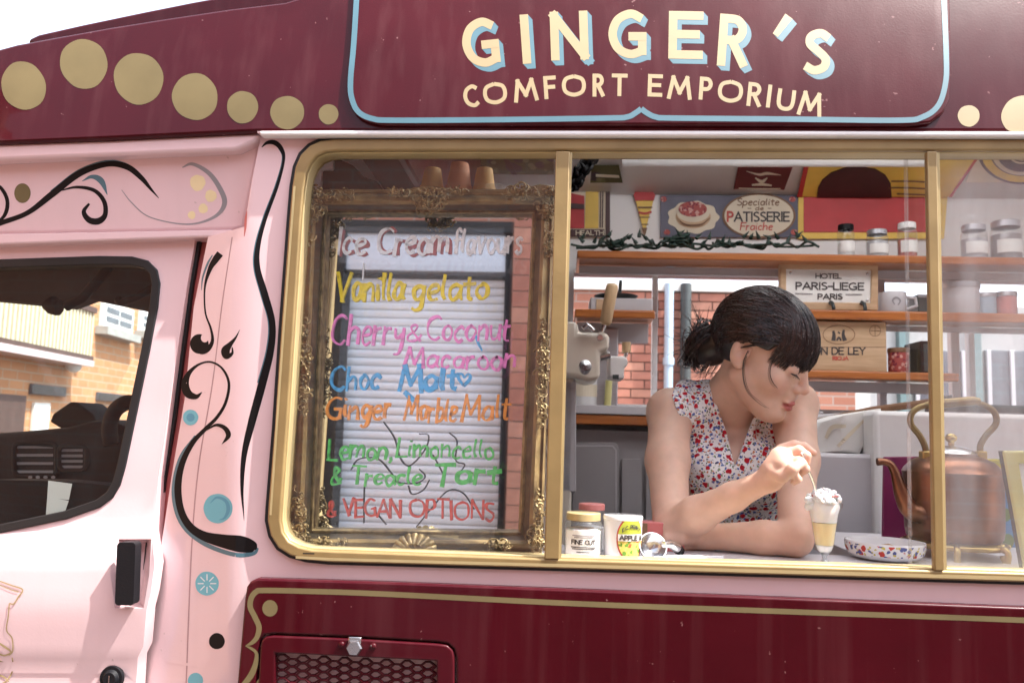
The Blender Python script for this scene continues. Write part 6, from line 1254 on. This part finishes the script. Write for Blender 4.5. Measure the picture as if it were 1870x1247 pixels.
# own colours of the skin: lips, blush, brows, knuckles
L3 = (P-HC) @ HB_.T; colr = np.tile(np.array((.67, .435, .325)), (len(P), 1))
def blend(mask, c): 
    global colr
    colr = colr*(1-mask[:, None])+np.array(c)*mask[:, None]
def near(c, r, e=1.): return np.clip((1-np.sqrt((((np.abs(L3)*[1, 0, 0]+L3*[0, 1, 1])-c)/r)**2 @ np.ones(3)))*e, 0, 1)
blend(near((.043, .072, -.035), (.03, .04, .026), 1.)*.35, (.62, .24, .19)); blend(near((0, .11, -.030), (.016, .02, .014), 1.2)*.3, (.60, .25, .19))
blend(near((0, .10, -.068), (.0235, .022, .0135), 5)*.85, (.40, .07, .07)); blend(near((.031, .090, .009), (.02, .02, .011), 2)*.35, (.42, .22, .19))
blend(near((.033, .088, .0235), (.023, .025, .0052), 3)*.8, (.06, .032, .025)); blend(near((.079, -.006, -.004), (.006, .016, .026), 1.5)*.35, (.55, .20, .15))
for c_, r_ in ((ER, .05), (EL, .05), (WR, .03)): blend(np.exp(-(np.linalg.norm(P-c_, axis=1)/r_)**2)*.30, (.62, .30, .23))
hm_ = np.exp(-(np.linalg.norm(P-h3(1462, 842, .035), axis=1)/.03)**2); blend(hm_*.25, (.60, .28, .22))
m, n, b = mnew('skin'); N = n.nodes; Lk = n.links; va = N.new('ShaderNodeVertexColor'); va.layer_name = 'Col'; nz = N.new('ShaderNodeTexNoise'); nz.inputs['Scale'].default_value = 45; nz.inputs['Detail'].default_value = 6
tc = N.new('ShaderNodeTexCoord'); Lk.new(tc.outputs['Object'], nz.inputs['Vector']); hs = N.new('ShaderNodeHueSaturation'); mr = N.new('ShaderNodeMapRange'); mr.inputs[3].default_value = .84; mr.inputs[4].default_value = 1.14; Lk.new(nz.outputs[0], mr.inputs[0]); Lk.new(mr.outputs[0], hs.inputs['Value']); Lk.new(va.outputs[0], hs.inputs['Color']); Lk.new(hs.outputs[0], b.inputs['Base Color'])
sset(b, 'Roughness', .48); sset(b, 'Subsurface Weight', .25); b.inputs['Subsurface Radius'].default_value = (1, .35, .2); sset(b, 'Subsurface Scale', .010); sset(b, 'Specular IOR Level', .4)
n2 = N.new('ShaderNodeTexNoise'); n2.inputs['Scale'].default_value = 700; Lk.new(tc.outputs['Object'], n2.inputs['Vector']); bp = N.new('ShaderNodeBump'); bp.inputs['Strength'].default_value = .14; bp.inputs['Distance'].default_value = .001; Lk.new(n2.outputs[0], bp.inputs['Height']); Lk.new(bp.outputs[0], b.inputs['Normal']); M['skin'] = m
pe = thing('person', 'person in sleeveless floral blouse leaning on the counter, stirring the sundae with a long spoon', 'person', (ce_[0], ce_[1]+.12, .5))
npmesh('body', P, F, M['skin'], pe, colr); del body
from mathutils.bvhtree import BVHTree
_sel = np.linalg.norm(P[F[:, 0]]-HC, axis=1) < .2; _tree = BVHTree.FromPolygons([Vector(p) for p in P.tolist()], F[_sel].tolist())
def skin_y(px, py):
    d = cf*FPX + cr*(px-PW/2) - cu*(py-PH/2); h_ = _tree.ray_cast(CAM, d.normalized())[0]
    return h_.y if h_ is not None else .21
# ---- blouse
def pixels(P):
    d = P-np.array(CAM); z = d@np.array(cf); return PW/2+FPX*(d@np.array(cr))/z, PH/2-FPX*(d@np.array(cu))/z
bl = T; bl.D = bl.D-.0085
bl.chain([NB+np.array((-.052, .03, .010)), NB+np.array((-.058, -.03, .004)), A3(1312, 745, .345), A3(1330, 790, .345), A3(1343, 850, .34)], [.012, .013, .010, .009, .008], .010)      # collar and front edge
bl.chain([NB+np.array((.055, .03, .010)), NB+np.array((.062, -.02, -.004)), A3(1384, 742, .35), A3(1368, 790, .345), A3(1347, 850, .34)], [.012, .012, .010, .009, .008], .010)
g = [np.arange(bl.n[i])*bl.h+bl.lo[i] for i in range(3)]
X, Y, Z = np.meshgrid(*g, indexing='ij', sparse=True)
# cloth folds: soft pleats that fan down from shoulder and waist
bl.D += (.0042*np.sin(55*(X-ce_[0])+9*(Z-ce_[2])+3*np.sin(14*Z)) * np.clip((ce_[2]+.06-Z)/.12, .15, 1)).astype(np.float32) + (.0028*np.sin(120*(X-ce_[0])-26*Z)*np.clip((Z-ce_[2]+.02)/.1, 0, 1)).astype(np.float32) + (.0016*np.sin(75*Z+30*X)).astype(np.float32)
cut = np.array([(1226, 722), (1240, 760), (1248, 800), (1259, 880), (1266, 930), (1262, 1400), (1425, 1400), (1428, 930), (1433, 870), (1440, 800), (1441, 752), (1436, 722), (1425, 690), (1300, 660), (1240, 690)], float)
vee = np.array([(1311, 640), (1310, 742), (1326, 787), (1342, 852), (1366, 787), (1384, 742), (1436, 715), (1436, 640)], float)
def polysd(px, py, poly):
    d = np.full(px.shape, 1e9); inside = np.zeros(px.shape, bool); n = len(poly)
    for i in range(n):
        a = poly[i]; b = poly[(i+1) % n]; e = b-a; wx = px-a[0]; wy = py-a[1]; t_ = np.clip((wx*e[0]+wy*e[1])/(e@e), 0, 1); d = np.minimum(d, (wx-e[0]*t_)**2+(wy-e[1]*t_)**2)
        c_ = (a[1] > py) != (b[1] > py); inside ^= c_ & (px < (b[0]-a[0])*(py-a[1])/((b[1]-a[1]) or 1e-9)+a[0])
    return np.where(inside, -np.sqrt(d), np.sqrt(d))
act = np.argwhere(np.abs(bl.D) < .03); Pq = bl.lo+act*bl.h; px_, py_ = pixels(Pq); sc_ = (Pq[:, 1]-CAM.y)/FPX
d1 = polysd(px_, py_, cut)*sc_; d2 = polysd(px_, py_, vee)*sc_
cur = bl.D[act[:, 0], act[:, 1], act[:, 2]]; cur = np.maximum(cur, d1); front = Pq[:, 1] < NB[1]-.005
cur = np.where(front, np.maximum(cur, -d2), cur); bl.D[act[:, 0], act[:, 1], act[:, 2]] = cur
inn = np.argwhere(bl.D <= -.03); Pq = bl.lo+inn*bl.h; px_, py_ = pixels(Pq); bad = (polysd(px_, py_, cut) > 0) | ((polysd(px_, py_, vee) < 0) & (Pq[:, 1] < NB[1]-.005)); q = inn[bad]; bl.D[q[:, 0], q[:, 1], q[:, 2]] = .004
P, F = bl.mesh(); M['blouse'] = dots('floral_cotton', (.82, .80, .78), [(.60, .58, .66), (.22, .30, .14), (.09, .14, .38), (.04, .04, .09), (.55, .22, .10), (.45, .010, .022)], [70, 120, 100, 150, 105, 62], [.22, .22, .26, .22, .20, .29], .8, bump=.35)
npmesh('blouse', P, F, M['blouse'], pe); del T, bl
# ---- hair
hg = Field(HC-.19, HC+.19, .0028); hd = hg
def HE(x, y, z, r, k=.01): hg.ell(hl(x, y, z), r, k, 'add', HB_)
HE(0, -.010, .036, (.080, .101, .088)); HE(0, .018, .038, (.069, .075, .064), .02)
gx = [np.arange(hg.n[i])*hg.h+hg.lo[i]-HC[i] for i in range(3)]; X, Y, Z = np.meshgrid(*gx, indexing='ij', sparse=True)
lx = X*hr[0]+Y*hr[1]+Z*hr[2]; ly = X*hf[0]+Y*hf[1]+Z*hf[2]; lz = X*hu[0]+Y*hu[1]+Z*hu[2]
tt = np.clip((ly+.036)/.03, 0, 1); hz = -.075+(.017+.075)*tt*tt*(3-2*tt)+.036*np.clip((ly-.035)/.02, 0, 1); hg.D = np.maximum(hg.D, (hz-lz)*.8).astype(np.float32)
HE(0, -.092, -.030, (.038, .034, .040), .02); HE(0, -.120, -.040, (.034, .032, .036), .02)
P, F = hg.mesh(); M['hair'] = pm('dark_brown_hair', (.014, .007, .007), .34, var=.4, c2=(.006, .004, .004), scale=40, spec=.6, coat=.15, crough=.25)
ho_ = npmesh('hair', P, F, M['hair'], pe)
hms = [MB(), MB(), MB()]; rd = random.Random(21)
def es(v, m=1.0, c=(0, -.009, .037), r=(.082, .1025, .0895)):
    v = np.array(v, float); v /= np.linalg.norm(v); return np.array(c)+np.array(r)*v*m
def strand(pts, r0_=.0011, r1_=.0004):
    q = crom(pts, 3); rd.choice(hms).tube([Vector(hl(*p)) for p in q], [r0_+(r1_-r0_)*i/(len(q)-1) for i in range(len(q))], 4, cap=False)
bun = np.array((0, -.098, -.030))
for k in range(2200):    # combed back from the hairline and parting to the knot
    a = rd.uniform(-math.pi, math.pi); s_ = rd.choice((-1, 1)); u_ = rd.random()
    v0 = np.array((s_*math.sin(u_*1.65)*1.0, rd.uniform(-.35, .72) if u_ > .3 else rd.uniform(-.3, .35), math.cos(u_*1.65)+.05)); v0 /= np.linalg.norm(v0); v1 = bun-np.array((0, -.009, .037)); v1 = v1/np.array((.082, .1025, .0895)); v1 /= np.linalg.norm(v1); v1 += np.array((rd.uniform(-.3, .3), 0, rd.uniform(-.3, .3)))
    mm = 1+rd.uniform(.0, .035); pts = []
    for j in range(6):
        t_ = j/5; v = v0*(1-t_)+v1*t_+np.array((0, 0, .22*math.sin(math.pi*t_))); pts.append(es(v, mm*(1+.012*math.sin(t_*6+a))))
    strand(pts, .0012, .0009)
for k in range(1150):    # fringe
    xe = rd.uniform(-1, 1); a = rd.uniform(0, 6); mm = rd.uniform(.99, 1.03); e_ = rd.uniform(-.16, .10) if rd.random() < .7 else rd.uniform(.05, .20); fr_ = 1-abs(xe)
    v0 = np.array((xe*.42+rd.gauss(0, .03), -.25+rd.uniform(-.12, .12), 1.)); v1 = np.array((xe*.92, 1.0-.45*abs(xe), -.20-.16*abs(xe)-e_)); pts = []
    for j in range(7):
        t_ = j/6; v = v0*(1-t_)+v1*t_; v[1] += .25*math.sin(math.pi*t_); pts.append(es(v, mm*(1+.085*t_*t_*min(1, fr_*2)+.004*math.sin(t_*5+a))))
    strand(pts, rd.uniform(.0007, .0013), .0003)
for k in range(420):     # loose coils of the knot
    c = bun+np.array((rd.gauss(0, .010), -.022+rd.gauss(0, .008), -.008+rd.gauss(0, .012))); R0 = rd.uniform(.022, .040); a0 = rd.uniform(0, 6.28); tilt = rd.uniform(-1, 1); pts = []
    for j in range(6):
        a = a0+j*.62; pts.append(c+np.array((R0*math.cos(a)*.8, R0*math.sin(a)*math.sin(tilt)*.6, R0*math.sin(a))))
    strand(pts, .0011, .0007)
for k in range(70):      # spiky ends sticking out of the knot
    d = np.array((rd.uniform(-.7, .7), -rd.uniform(.25, 1), rd.uniform(-.5, 1.1))); d /= np.linalg.norm(d); c = bun+np.array((0, -.015, -.005)); L_ = rd.uniform(.045, .075); b_ = np.array((rd.gauss(0, .006), rd.gauss(0, .006), rd.gauss(0, .008)))
    strand([c, c+d*.03, c+d*L_*.8+b_, c+d*L_+b_*2], .0013, .0003)
for k in range(26):      # baby hair at the nape
    x = rd.uniform(-.04, .05); strand([(x, -.075, -.055), (x*1.1, -.078, -.075), (x*1.2+rd.gauss(0, .006), -.082+rd.gauss(0, .006), -.098)], .0008, .0003)
for hm, (c1_, c2_) in zip(hms, (((.012, .006, .006), (.005, .003, .004)), ((.034, .016, .014), (.015, .008, .008)), ((.075, .034, .028), (.036, .016, .015)))): new('hair_strands', hm.v, hm.f, pm('hair_strand', c1_, .28, var=.4, c2=c2_, scale=40, spec=.7), ho_, smooth=180, fix=False)
lk_ = MB()
for pts, n_ in ((((1366, 640), (1358, 662), (1358, 692), (1366, 716), (1384, 734), (1400, 745)), 4), (((1424, 640), (1410, 660), (1405, 680), (1409, 697), (1418, 708)), 7), (((1452, 645), (1440, 662), (1431, 676)), 3)):
    base = [(x, y, skin_y(x, y)) for x, y in pts]
    for k in range(n_):
        o_ = rd.gauss(0, 1.1); q = crom([tuple(at(x+o_*(1+.25*i), y+rd.gauss(0, .5), Y-.004)) for i, (x, y, Y) in enumerate(base)], 6); lk_.tube([Vector(p) for p in q], [.00055-.0004*i/(len(q)-1) for i in range(len(q))], 4, cap=False)
lk_.build('loose_lock', M['hair'], ho_, smooth=180)
# lowered lashes and the dark line of the closed lid
ls = MB()
for s_ in (-1, 1):
    q = []
    for j in range(9):
        a = R(-58+116*j/8); q.append(Vector(hl(s_*.031+.0168*math.sin(a), .0768+.0160*math.cos(a)*.94, -.0045-.0018*math.cos(a))))
    ls.tube(q, [.0005]+[.0014]*7+[.0006], 6)
    for j in range(1, 8):
        a = R(-58+116*j/8); p = q[j]; d = Vector(hf)*.009*math.cos(a)+Vector(hr)*.007*math.sin(a)-Vector(hu)*.005; ls.tube([p, p+d*.6, p+d], [.0006, .0004, .0002], 4)
ls.build('eyelashes', M['hair'], pe, smooth=60)
# trousers and shoes, below the counter
M['denim'] = pm('dark_denim', (.03, .04, .07), .85, var=.2); hp_ = Vector(A3(1345, 1090, .55)); tr_ = MB()
for s_ in (-1, 1): tr_.tube([hp_+Vector((s_*.06, 0, .05)), hp_+Vector((s_*.075, .01, -.12)), Vector((hp_.x+s_*.085, hp_.y, .95)), Vector((hp_.x+s_*.09, hp_.y+.02, .58))], [.10, .095, .062, .05], 18)
tr_.blob(hp_+Vector((0, .01, 0)), (.155, .12, .13), 20, 12); tr_.build('trousers', M['denim'], pe, smooth=60)
for s_ in (-1, 1): MB().blob(Vector((hp_.x+s_*.09, hp_.y-.03, .54)), (.042, .12, .04), 14, 8).build('shoe', M['black'], pe, smooth=60)
